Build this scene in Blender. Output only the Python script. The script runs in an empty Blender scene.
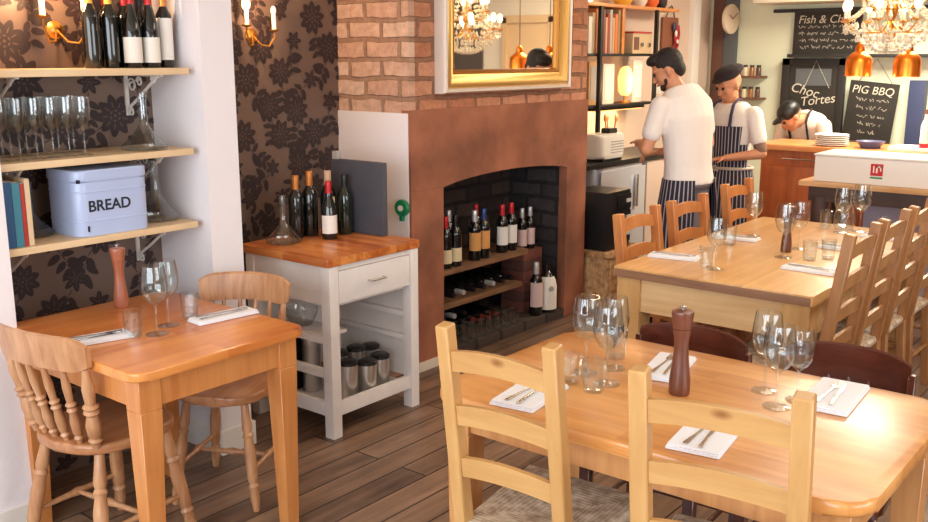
import bpy, bmesh, math, random
from mathutils import Vector, Matrix, Euler
random.seed(7)
R = math.radians
S = bpy.context.scene
COL = S.collection
# ---------------------------------------------------------------- camera
cam = bpy.data.objects.new('camera', bpy.data.cameras.new('camera')); COL.objects.link(cam)
cam.data.sensor_width = 36.0; cam.data.lens = 955/928*36.0
cam.data.clip_start = .05; cam.data.clip_end = 60
AZ, PITCH = R(38.8), R(12.1)
fw = Vector((math.cos(AZ)*math.cos(PITCH), math.sin(AZ)*math.cos(PITCH), -math.sin(PITCH)))
cam.location = (0, 0, 1.70)
cam.rotation_euler = fw.to_track_quat('-Z', 'Y').to_euler()
S.camera = cam
# ---------------------------------------------------------------- world, light, exposure
S.view_settings.view_transform = 'Standard'; S.view_settings.look = 'None'
S.view_settings.gamma = 1; S.view_settings.use_curve_mapping = False
S.view_settings.exposure = 0.0
w = bpy.data.worlds.new('sky'); S.world = w; w.use_nodes = True
w.node_tree.nodes['Background'].inputs[0].default_value = (.80, .90, 1, 1)
w.node_tree.nodes['Background'].inputs[1].default_value = 2.2
def light(kind, name, loc, power, col, size=.1, rot=None, sy=None):
    d = bpy.data.lights.new(name, kind); d.energy = power; d.color = col
    if kind == 'AREA':
        d.size = size
        if sy: d.shape = 'RECTANGLE'; d.size_y = sy
    else: d.shadow_soft_size = size
    o = bpy.data.objects.new(name, d); COL.objects.link(o); o.location = loc
    if rot: o.rotation_euler = rot
    return o
# shop window daylight behind the camera (window in wall_front, x = -1.5), pointing +X
light('AREA', 'window_daylight', (-1.42, .9, 1.55), 125, (.86, .94, 1), 4.4, (0, R(-90), 0), None).data.shape = 'RECTANGLE'
bpy.data.objects['window_daylight'].data.size = 1.9; bpy.data.objects['window_daylight'].data.size_y = 4.2
light('AREA', 'side_window_daylight', (2.2, -1.93, 1.6), 42, (.95, .97, 1), 1.5, (R(90), 0, 0), None)
bpy.data.objects['side_window_daylight'].data.shape = 'RECTANGLE'; bpy.data.objects['side_window_daylight'].data.size = 2.4; bpy.data.objects['side_window_daylight'].data.size_y = 1.5
light('AREA', 'kitchen_fill_light', (7.7, 1.9, 2.6), 110, (1, .90, .72), 1.0)  # added overhead fill that brightens the kitchen; no fixture hangs here
light('AREA', 'dining_fill_light', (4.4, .9, 2.64), 34, (1, .87, .70), 1.6)  # added warm fill evening out the dining area, without any ceiling fixture

# ---------------------------------------------------------------- materials
def nt(m): return m.node_tree.nodes, m.node_tree.links
def srgb(r, g, b): return tuple(((c/255)/12.92 if c/255 <= .04045 else ((c/255+.055)/1.055)**2.4) for c in (r, g, b)) + (1,)
def mat(name, rgb, rough=.5, metal=0, coat=0, bump=0, bscale=60, var=0, vscale=6, emit=None, es=0, sheen=0):
    m = bpy.data.materials.new(name); m.use_nodes = True; N, L = nt(m); p = N['Principled BSDF']
    c = srgb(*rgb); p.inputs['Base Color'].default_value = c; p.inputs['Roughness'].default_value = rough
    p.inputs['Metallic'].default_value = metal; p.inputs['Coat Weight'].default_value = coat
    if sheen: p.inputs['Sheen Weight'].default_value = sheen
    if emit: p.inputs['Emission Color'].default_value = srgb(*emit); p.inputs['Emission Strength'].default_value = es
    tc = N.new('ShaderNodeTexCoord')
    if var:
        n = N.new('ShaderNodeTexNoise'); n.inputs['Scale'].default_value = vscale; n.inputs['Detail'].default_value = 5
        L.new(tc.outputs['Object'], n.inputs['Vector'])
        r = N.new('ShaderNodeValToRGB'); r.color_ramp.elements[0].position = .3; r.color_ramp.elements[1].position = .7
        r.color_ramp.elements[0].color = tuple(x*(1-var) for x in c[:3])+(1,); r.color_ramp.elements[1].color = tuple(min(1, x*(1+var)) for x in c[:3])+(1,)
        L.new(n.outputs['Fac'], r.inputs['Fac']); L.new(r.outputs['Color'], p.inputs['Base Color'])
    if bump:
        n = N.new('ShaderNodeTexNoise'); n.inputs['Scale'].default_value = bscale; n.inputs['Detail'].default_value = 6
        L.new(tc.outputs['Object'], n.inputs['Vector'])
        b = N.new('ShaderNodeBump'); b.inputs['Strength'].default_value = bump; b.inputs['Distance'].default_value = .01
        L.new(n.outputs['Fac'], b.inputs['Height']); L.new(b.outputs['Normal'], p.inputs['Normal'])
    return m
def wood(name, lo, hi, axis='x', rough=.4, coat=.0, scale=1.0, planks=0, plen=3.0, knots=True, gap=0.0, gapc=(40, 26, 16), contrast=(.32, .72)):
    """grain stretched along an axis; optional planks of width `planks`."""
    m = bpy.data.materials.new(name); m.use_nodes = True; N, L = nt(m); p = N['Principled BSDF']
    p.inputs['Roughness'].default_value = rough; p.inputs['Coat Weight'].default_value = coat; p.inputs['Coat Roughness'].default_value = .18
    tc = N.new('ShaderNodeTexCoord'); mp = N.new('ShaderNodeMapping')
    if axis == 'x': mp.inputs['Rotation'].default_value = (0, 0, 0)
    if axis == 'y': mp.inputs['Rotation'].default_value = (0, 0, R(90))
    if axis == 'z': mp.inputs['Rotation'].default_value = (0, R(90), 0)
    L.new(tc.outputs['Object'], mp.inputs['Vector'])
    m2 = N.new('ShaderNodeMapping'); m2.inputs['Scale'].default_value = (1.1*scale, 14*scale, 14*scale); L.new(mp.outputs['Vector'], m2.inputs['Vector'])
    vec = m2.outputs['Vector']
    if planks:
        bk = N.new('ShaderNodeTexBrick'); bk.offset = .37; bk.inputs['Scale'].default_value = 1; bk.inputs['Brick Width'].default_value = plen; bk.inputs['Row Height'].default_value = planks
        bk.inputs['Mortar Size'].default_value = gap; bk.inputs['Mortar Smooth'].default_value = .2; bk.inputs['Bias'].default_value = 0
        bk.inputs['Color1'].default_value = (0, 0, 0, 1); bk.inputs['Color2'].default_value = (1, 1, 1, 1); bk.inputs['Mortar'].default_value = (.5, .5, .5, 1)
        L.new(mp.outputs['Vector'], bk.inputs['Vector'])
        va = N.new('ShaderNodeVectorMath'); va.operation = 'MULTIPLY_ADD'; va.inputs[1].default_value = (7, 5, 9); L.new(bk.outputs['Color'], va.inputs[0]); L.new(vec, va.inputs[2]); vec = va.outputs[0]
    n = N.new('ShaderNodeTexNoise'); n.inputs['Scale'].default_value = 1.6; n.inputs['Detail'].default_value = 7; n.inputs['Roughness'].default_value = .62; n.inputs['Distortion'].default_value = .6
    L.new(vec, n.inputs['Vector'])
    n2 = N.new('ShaderNodeTexNoise'); n2.inputs['Scale'].default_value = 5*scale; n2.inputs['Detail'].default_value = 2; L.new(mp.outputs['Vector'], n2.inputs['Vector'])
    mx = N.new('ShaderNodeMath'); mx.operation = 'MULTIPLY_ADD'; mx.inputs[1].default_value = .35; L.new(n2.outputs['Fac'], mx.inputs[0])
    sc = N.new('ShaderNodeMath'); sc.operation = 'MULTIPLY'; sc.inputs[1].default_value = .68; L.new(n.outputs['Fac'], sc.inputs[0]); L.new(sc.outputs[0], mx.inputs[2])
    src = mx.outputs[0]
    if planks:
        a = N.new('ShaderNodeMath'); a.operation = 'MULTIPLY_ADD'; a.inputs[1].default_value = .22; a.inputs[2].default_value = -.11
        sx = N.new('ShaderNodeSeparateColor'); L.new(bk.outputs['Color'], sx.inputs[0]); L.new(sx.outputs[0], a.inputs[0])
        b = N.new('ShaderNodeMath'); b.operation = 'ADD'; L.new(a.outputs[0], b.inputs[0]); L.new(src, b.inputs[1]); src = b.outputs[0]
    r = N.new('ShaderNodeValToRGB'); r.color_ramp.elements[0].position = contrast[0]; r.color_ramp.elements[1].position = contrast[1]
    r.color_ramp.elements[0].color = srgb(*lo); r.color_ramp.elements[1].color = srgb(*hi)
    L.new(src, r.inputs['Fac']); out = r.outputs['Color']
    if knots:
        v = N.new('ShaderNodeTexVoronoi'); v.inputs['Scale'].default_value = 3.2; mk = N.new('ShaderNodeMapping'); mk.inputs['Scale'].default_value = (1, 1.7, 1.7)
        L.new(mp.outputs['Vector'], mk.inputs['Vector']); L.new(mk.outputs['Vector'], v.inputs['Vector'])
        kr = N.new('ShaderNodeValToRGB'); kr.color_ramp.elements[0].position = .02; kr.color_ramp.elements[1].position = .085
        kr.color_ramp.elements[0].color = (.45, .3, .2, 1); kr.color_ramp.elements[1].color = (1, 1, 1, 1); L.new(v.outputs['Distance'], kr.inputs['Fac'])
        mm = N.new('ShaderNodeMix'); mm.data_type = 'RGBA'; mm.blend_type = 'MULTIPLY'; mm.inputs[0].default_value = 1; L.new(out, mm.inputs[6]); L.new(kr.outputs['Color'], mm.inputs[7]); out = mm.outputs[2]
    if planks and gap:
        mm = N.new('ShaderNodeMix'); mm.data_type = 'RGBA'; L.new(bk.outputs['Fac'], mm.inputs[0]); L.new(out, mm.inputs[6]); mm.inputs[7].default_value = srgb(*gapc); out = mm.outputs[2]
    L.new(out, p.inputs['Base Color'])
    bp = N.new('ShaderNodeBump'); bp.inputs['Strength'].default_value = .12; bp.inputs['Distance'].default_value = .004; L.new(n.outputs['Fac'], bp.inputs['Height']); L.new(bp.outputs['Normal'], p.inputs['Normal'])
    return m
def brick(name, plane, c1, c2, mortar, wd=.245, rh=.1, ms=.014, bump=.8):
    m = bpy.data.materials.new(name); m.use_nodes = True; N, L = nt(m); p = N['Principled BSDF']; p.inputs['Roughness'].default_value = .85
    tc = N.new('ShaderNodeTexCoord'); sp = N.new('ShaderNodeSeparateXYZ'); cb = N.new('ShaderNodeCombineXYZ'); L.new(tc.outputs['Object'], sp.inputs[0])
    L.new(sp.outputs['X' if plane == 'xz' else 'Y'], cb.inputs[0]); L.new(sp.outputs['Z'], cb.inputs[1])
    ns = N.new('ShaderNodeTexNoise'); ns.inputs['Scale'].default_value = 7; L.new(cb.outputs[0], ns.inputs['Vector'])
    ad = N.new('ShaderNodeVectorMath'); ad.operation = 'MULTIPLY_ADD'; ad.inputs[1].default_value = (.03, .03, 0); L.new(ns.outputs['Color'], ad.inputs[0]); L.new(cb.outputs[0], ad.inputs[2])
    bk = N.new('ShaderNodeTexBrick'); bk.inputs['Scale'].default_value = 1; bk.inputs['Brick Width'].default_value = wd; bk.inputs['Row Height'].default_value = rh
    bk.inputs['Mortar Size'].default_value = ms; bk.inputs['Mortar Smooth'].default_value = .35
    bk.inputs['Color1'].default_value = srgb(*c1); bk.inputs['Color2'].default_value = srgb(*c2); bk.inputs['Mortar'].default_value = srgb(*mortar)
    L.new(ad.outputs[0], bk.inputs['Vector'])
    n = N.new('ShaderNodeTexNoise'); n.inputs['Scale'].default_value = 22; n.inputs['Detail'].default_value = 8; n.inputs['Roughness'].default_value = .7; L.new(cb.outputs[0], n.inputs['Vector'])
    r = N.new('ShaderNodeValToRGB'); r.color_ramp.elements[0].position = .25; r.color_ramp.elements[1].position = .72; r.color_ramp.elements[0].color = (.62, .52, .48, 1); r.color_ramp.elements[1].color = (1.18, 1.1, 1.05, 1); L.new(n.outputs['Fac'], r.inputs['Fac'])
    mm = N.new('ShaderNodeMix'); mm.data_type = 'RGBA'; mm.blend_type = 'MULTIPLY'; mm.inputs[0].default_value = 1; L.new(bk.outputs['Color'], mm.inputs[6]); L.new(r.outputs['Color'], mm.inputs[7]); L.new(mm.outputs[2], p.inputs['Base Color'])
    h = N.new('ShaderNodeMath'); h.operation = 'MULTIPLY_ADD'; h.inputs[1].default_value = -1.6; L.new(bk.outputs['Fac'], h.inputs[0]); L.new(n.outputs['Fac'], h.inputs[2])
    b = N.new('ShaderNodeBump'); b.inputs['Strength'].default_value = bump; b.inputs['Distance'].default_value = .012; L.new(h.outputs[0], b.inputs['Height']); L.new(b.outputs['Normal'], p.inputs['Normal'])
    return m
def thin_glass(name, tint=(.96, .98, .98), f=1.5):
    m = bpy.data.materials.new(name); m.use_nodes = True; N, L = nt(m); N.remove(N['Principled BSDF'])
    t = N.new('ShaderNodeBsdfTransparent'); t.inputs[0].default_value = tint+(1,)
    g = N.new('ShaderNodeBsdfGlossy'); g.inputs['Roughness'].default_value = .03
    fr = N.new('ShaderNodeLayerWeight'); fr.inputs[0].default_value = .5; mx = N.new('ShaderNodeMixShader')
    pw = N.new('ShaderNodeMath'); pw.operation = 'POWER'; pw.inputs[1].default_value = 3.2; L.new(fr.outputs['Facing'], pw.inputs[0])
    mu = N.new('ShaderNodeMath'); mu.operation = 'MULTIPLY_ADD'; mu.inputs[1].default_value = .8*f/1.5; mu.inputs[2].default_value = .075; mu.use_clamp = True
    L.new(pw.outputs[0], mu.inputs[0]); L.new(mu.outputs[0], mx.inputs[0]); L.new(t.outputs[0], mx.inputs[1]); L.new(g.outputs[0], mx.inputs[2]); L.new(mx.outputs[0], N['Material Output'].inputs[0])
    return m
def stripes(name, c1, c2, freq, axis='Y'):
    m = bpy.data.materials.new(name); m.use_nodes = True; N, L = nt(m); p = N['Principled BSDF']; p.inputs['Roughness'].default_value = .9
    tc = N.new('ShaderNodeTexCoord'); sp = N.new('ShaderNodeSeparateXYZ'); L.new(tc.outputs['Object'], sp.inputs[0])
    a = N.new('ShaderNodeMath'); a.operation = 'ARCTAN2'; L.new(sp.outputs['Y'], a.inputs[0]); ax = N.new('ShaderNodeMath'); ax.operation = 'ADD'; ax.inputs[1].default_value = .02; L.new(sp.outputs['X'], ax.inputs[0]); L.new(ax.outputs[0], a.inputs[1])
    s = N.new('ShaderNodeMath'); s.operation = 'MULTIPLY'; s.inputs[1].default_value = freq; L.new(a.outputs[0], s.inputs[0])
    if axis != 'A': L.new(sp.outputs[axis], s.inputs[0])
    fr = N.new('ShaderNodeMath'); fr.operation = 'SINE'; L.new(s.outputs[0], fr.inputs[0])
    r = N.new('ShaderNodeValToRGB'); r.color_ramp.elements[0].position = .60; r.color_ramp.elements[1].position = .80; r.color_ramp.elements[0].color = srgb(*c1); r.color_ramp.elements[1].color = srgb(*c2)
    L.new(fr.outputs[0], r.inputs['Fac']); L.new(r.outputs['Color'], p.inputs['Base Color'])
    return m
def woven(name, c1, c2, fx=160, fy=160, rough=.85):
    m = bpy.data.materials.new(name); m.use_nodes = True; N, L = nt(m); p = N['Principled BSDF']; p.inputs['Roughness'].default_value = rough
    tc = N.new('ShaderNodeTexCoord'); ck = N.new('ShaderNodeTexNoise'); ck.inputs['Scale'].default_value = 30; ck.inputs['Detail'].default_value = 5
    sp = N.new('ShaderNodeSeparateXYZ'); L.new(tc.outputs['Object'], sp.inputs[0])
    ax = N.new('ShaderNodeMath'); ax.operation = 'ABSOLUTE'; L.new(sp.outputs['X'], ax.inputs[0]); ay = N.new('ShaderNodeMath'); ay.operation = 'ABSOLUTE'; L.new(sp.outputs['Y'], ay.inputs[0])
    mxx = N.new('ShaderNodeMath'); mxx.operation = 'MAXIMUM'; L.new(ax.outputs[0], mxx.inputs[0]); L.new(ay.outputs[0], mxx.inputs[1])
    s = N.new('ShaderNodeMath'); s.operation = 'MULTIPLY'; s.inputs[1].default_value = fx*3; L.new(mxx.outputs[0], s.inputs[0])
    si = N.new('ShaderNodeMath'); si.operation = 'SINE'; L.new(s.outputs[0], si.inputs[0])
    L.new(tc.outputs['Object'], ck.inputs['Vector'])
    ad = N.new('ShaderNodeMath'); ad.operation = 'MULTIPLY_ADD'; ad.inputs[1].default_value = .07; L.new(si.outputs[0], ad.inputs[0]); L.new(ck.outputs['Fac'], ad.inputs[2])
    r = N.new('ShaderNodeValToRGB'); r.color_ramp.elements[0].position = .3; r.color_ramp.elements[1].position = .7; r.color_ramp.elements[0].color = srgb(*c1); r.color_ramp.elements[1].color = srgb(*c2)
    L.new(ad.outputs[0], r.inputs['Fac']); L.new(r.outputs['Color'], p.inputs['Base Color'])
    b = N.new('ShaderNodeBump'); b.inputs['Strength'].default_value = .6; b.inputs['Distance'].default_value = .006; L.new(ad.outputs[0], b.inputs['Height']); L.new(b.outputs['Normal'], p.inputs['Normal'])
    return m
M = {}
M['plaster_white'] = mat('plaster_white', (234, 226, 228), .8, bump=.15, bscale=30)
M['plaster_cream'] = mat('plaster_cream', (222, 206, 190), .8, bump=.1)
M['paint_beige'] = mat('paint_beige', (214, 190, 172), .7)
M['mint_wall'] = mat('mint_wall', (222, 226, 200), .6)
M['ceiling'] = mat('ceiling', (226, 216, 196), .9)
M['wallpaper'] = mat('wallpaper', (116, 95, 84), .42, .25, var=.08, vscale=3)
M['wallpaper_flower'] = mat('wallpaper_flower', (46, 30, 30), .6)
M['wallpaper_vein'] = mat('wallpaper_vein', (86, 66, 60), .5)
M['brick_side_lit'] = brick('brick_side_lit', 'yz', (226, 200, 180), (204, 164, 140), (168, 136, 114))  # flank facing the window: daylight is put into this paler brick colour
M['brick_front_shaded'] = brick('brick_front_shaded', 'xz', (204, 150, 118), (180, 118, 84), (150, 110, 86))  # same brick turned from the window, its shade put into the darker colour
M['soot_brick'] = brick('soot_brick', 'xz', (84, 68, 60), (52, 42, 40), (42, 36, 34), bump=.9)
M['soot_side'] = brick('soot_side', 'yz', (70, 64, 66), (46, 42, 44), (40, 36, 36), bump=.9)
M['sandstone'] = mat('sandstone', (150, 92, 66), .85, bump=.4, bscale=18, var=.42, vscale=3)
M['floor'] = wood('floor', (78, 56, 44), (162, 128, 102), 'x', .42, .1, .8, planks=.135, plen=1.7, gap=.004, gapc=(38, 28, 22), contrast=(.3, .78))
M['pine_orange'] = wood('pine_orange', (188, 98, 42), (226, 148, 78), 'x', .3, .3, 1.0, planks=.17, plen=9, contrast=(.3, .7))
M['pine_orange_dark'] = wood('pine_orange_dark', (170, 98, 46), (212, 140, 74), 'z', .36, .2)
M['pine_leftleg'] = wood('pine_leftleg', (186, 112, 56), (218, 148, 86), 'z', .36, .2)
M['pine_honey'] = wood('pine_honey', (188, 116, 52), (230, 164, 94), 'y', .3, .35, 1.0, planks=.13, plen=9, contrast=(.3, .7))
M['pine_honey_z'] = wood('pine_honey_z', (176, 116, 66), (216, 158, 100), 'z', .35, .2)
M['pine_pale'] = wood('pine_pale', (182, 130, 74), (214, 168, 108), 'z', .4, .1, contrast=(.25, .75))
M['pine_pale_y'] = wood('pine_pale_y', (182, 130, 74), (214, 168, 108), 'y', .4, .1, contrast=(.25, .75))
M['pine_top'] = wood('pine_top', (198, 140, 80), (230, 180, 116), 'x', .3, .25, 1.0, planks=.16, plen=9, contrast=(.3, .7))
M['pine_apron'] = wood('pine_apron', (196, 150, 98), (228, 190, 138), 'y', .45, 0, contrast=(.3, .7))
M['pine_apron_x'] = wood('pine_apron_x', (186, 140, 90), (218, 180, 128), 'x', .45, 0)
M['chair_brown'] = wood('chair_brown', (140, 90, 50), (184, 130, 80), 'z', .4, .1)
M['chair_orange'] = wood('chair_orange', (176, 100, 50), (222, 152, 88), 'z', .4, .1)
M['elm'] = wood('elm', (160, 104, 66), (214, 162, 118), 'z', .36, .2, 1.4, knots=False)
M['elm_seat'] = wood('elm_seat', (150, 92, 56), (204, 146, 100), 'x', .34, .2, 1.0, knots=False)
M['mahogany'] = wood('mahogany', (52, 20, 14), (104, 50, 36), 'y', .22, .5, 1.0, knots=False)
M['mill_wood'] = wood('mill_wood', (78, 38, 24), (124, 68, 46), 'z', .3, .3, 1.5, knots=False)
M['mill_wood_light'] = wood('mill_wood_light', (128, 66, 42), (176, 104, 74), 'z', .35, .2, 1.5, knots=False)
M['shelf_pine'] = wood('shelf_pine', (206, 170, 126), (236, 208, 168), 'x', .45, 0, contrast=(.25, .75))
M['butcher'] = wood('butcher', (168, 84, 34), (220, 140, 72), 'y', .35, .2, 1.2, planks=.045, plen=.3, knots=False, contrast=(.34, .66))
M['old_plank'] = wood('old_plank', (88, 58, 38), (150, 108, 74), 'x', .7, 0, 1.2, knots=False)
M['bar_wood'] = wood('bar_wood', (190, 112, 56), (228, 160, 96), 'y', .35, .3, 1.0, knots=False)
M['bar_front'] = wood('bar_front', (150, 72, 30), (194, 104, 50), 'z', .4, .2, 1.0, knots=False)
M['plank_pale'] = wood('plank_pale', (190, 140, 90), (226, 186, 136), 'y', .5, 0, 1.0, knots=False)
M['dark_oak'] = wood('dark_oak', (42, 32, 32), (84, 64, 58), 'y', .5, .1, 1.0, knots=False)
M['white_paint'] = mat('white_paint', (224, 214, 208), .6, var=.06, vscale=9)
M['trim_white'] = mat('trim_white', (236, 230, 222), .5)
M['gold'] = mat('gold', (214, 176, 108), .38, .85, bump=.1, bscale=90)
M['gold_dark'] = mat('gold_dark', (176, 120, 54), .4, .8)
M['silvered_wood'] = mat('silvered_wood', (228, 214, 200), .45, .3)
M['mirror'] = mat('mirror', (246, 244, 236), .02, 1)
M['steel'] = mat('steel', (205, 200, 196), .22, 1)
M['brushed'] = mat('brushed', (214, 210, 206), .3, .95)
M['brass'] = mat('brass', (206, 150, 70), .3, 1)
M['copper'] = mat('copper', (240, 138, 50), .28, .9)
M['black_metal'] = mat('black_metal', (28, 27, 28), .4, .2)
M['black_plastic'] = mat('black_plastic', (24, 24, 26), .38)
M['black_lid'] = mat('black_lid', (32, 30, 30), .3)
M['white_iron'] = mat('white_iron', (222, 214, 206), .45)
M['bottle_dark'] = mat('bottle_dark', (16, 18, 17), .07, 0, coat=.6)
M['bottle_green'] = mat('bottle_green', (20, 32, 22), .07, 0, coat=.6)
M['bottle_brown'] = mat('bottle_brown', (44, 22, 14), .08, 0, coat=.6)
M['foil_yellow'] = mat('foil_yellow', (226, 178, 66), .3, .3)
M['foil_red'] = mat('foil_red', (190, 30, 38), .35, .2)
M['foil_black'] = mat('foil_black', (26, 22, 26), .35, .2)
M['foil_blue'] = mat('foil_blue', (46, 64, 122), .35, .2)
M['foil_silver'] = mat('foil_silver', (210, 206, 204), .3, .5)
M['foil_orange'] = mat('foil_orange', (196, 122, 50), .35, .3)
M['cork'] = mat('cork', (206, 170, 140), .8)
M['label_white'] = mat('label_white', (232, 224, 214), .6)
M['label_cream'] = mat('label_cream', (222, 200, 160), .6)
M['label_orange'] = mat('label_orange', (212, 150, 84), .6)
M['label_yellow'] = mat('label_yellow', (206, 160, 60), .6)
M['label_pink'] = mat('label_pink', (220, 188, 182), .6)
M['label_grey'] = mat('label_grey', (168, 162, 158), .6)
M['label_red'] = mat('label_red', (172, 44, 40), .6)
M['glass'] = thin_glass('glass'); M['glass_dark'] = thin_glass('glass_dark', (.82, .84, .84))
M['pane'] = thin_glass('pane', (.98, 1, 1))
M['napkin'] = mat('napkin', (238, 236, 240), .8, bump=.2, bscale=200)
M['enamel'] = mat('enamel', (176, 190, 224), .35, coat=.3, var=.04, vscale=5)
M['enamel_black'] = mat('enamel_black', (26, 27, 40), .5)
M['rush'] = woven('rush', (158, 130, 104), (226, 208, 182))
M['wicker'] = woven('wicker', (150, 102, 62), (214, 170, 122), 60, 60)
M['slate'] = mat('slate', (72, 72, 80), .55, var=.1, vscale=7)
M['chalkboard'] = mat('chalkboard', (44, 40, 36), .75, var=.18, vscale=5)
M['chalk'] = mat('chalk', (208, 202, 186), .9)
M['dark_frame'] = mat('dark_frame', (38, 36, 36), .5)
M['brown_dark'] = mat('brown_dark', (106, 70, 56), .6, var=.15, vscale=8)
M['grey_panel'] = mat('grey_panel', (92, 96, 100), .6)
M['navy'] = mat('navy', (52, 62, 98), .5)
M['skin'] = mat('skin', (206, 142, 106), .5, var=.05, vscale=12)
M['tshirt'] = mat('tshirt', (236, 226, 218), .85, bump=.9, bscale=9)
M['tshirt_grey'] = mat('tshirt_grey', (226, 212, 196), .85, bump=.25, bscale=14)
M['hair_dark'] = mat('hair_dark', (34, 24, 22), .6, bump=.9, bscale=120)
M['beard'] = mat('beard', (56, 36, 30), .8, bump=.6, bscale=150)
M['beret'] = mat('beret', (42, 30, 36), .9)
M['trousers'] = mat('trousers', (150, 144, 150), .9)
M['trousers_dark'] = mat('trousers_dark', (38, 38, 50), .9)
M['apron'] = stripes('apron', (44, 40, 54), (176, 168, 176), 46, 'A')
M['apron_plain'] = mat('apron_plain', (40, 36, 44), .9)
M['strap'] = mat('strap', (62, 56, 82), .9); M['tie'] = mat('tie', (214, 196, 178), .9)
M['tattoo'] = mat('tattoo', (130, 98, 80), .6, var=.3, vscale=60)
M['eye'] = mat('eye', (30, 24, 22), .2); M['lips'] = mat('lips', (176, 104, 88), .5)
M['white_plastic'] = mat('white_plastic', (232, 226, 218), .4)
M['fridge'] = mat('fridge', (206, 206, 212), .35, .3)
M['green'] = mat('green', (26, 128, 84), .35)
M['crystal'] = mat('crystal', (255, 248, 232), .2); M['crystal'].node_tree.nodes['Principled BSDF'].inputs['Transmission Weight'].default_value = .45
M['bulb'] = mat('bulb', (255, 240, 210), .5, emit=(255, 214, 150), es=14)
M['bulb_soft'] = mat('bulb_soft', (255, 230, 190), .5, emit=(255, 190, 110), es=9)
M['lampshade_glow'] = mat('lampshade_glow', (255, 220, 170), .6, emit=(255, 170, 90), es=2.2)
M['candle_tube'] = mat('candle_tube', (240, 228, 214), .5)
M['paper'] = mat('paper', (240, 232, 216), .8); M['paper_white'] = mat('paper_white', (250, 246, 240), .7)
M['plate_blue'] = mat('plate_blue', (86, 92, 130), .3)
M['lilac'] = mat('lilac', (196, 190, 212), .7)
M['tan'] = mat('tan', (212, 180, 138), .6)
def cm(name, rgb, **k):
    if name not in M: M[name] = mat(name, rgb, **k)
    return M[name]

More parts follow.
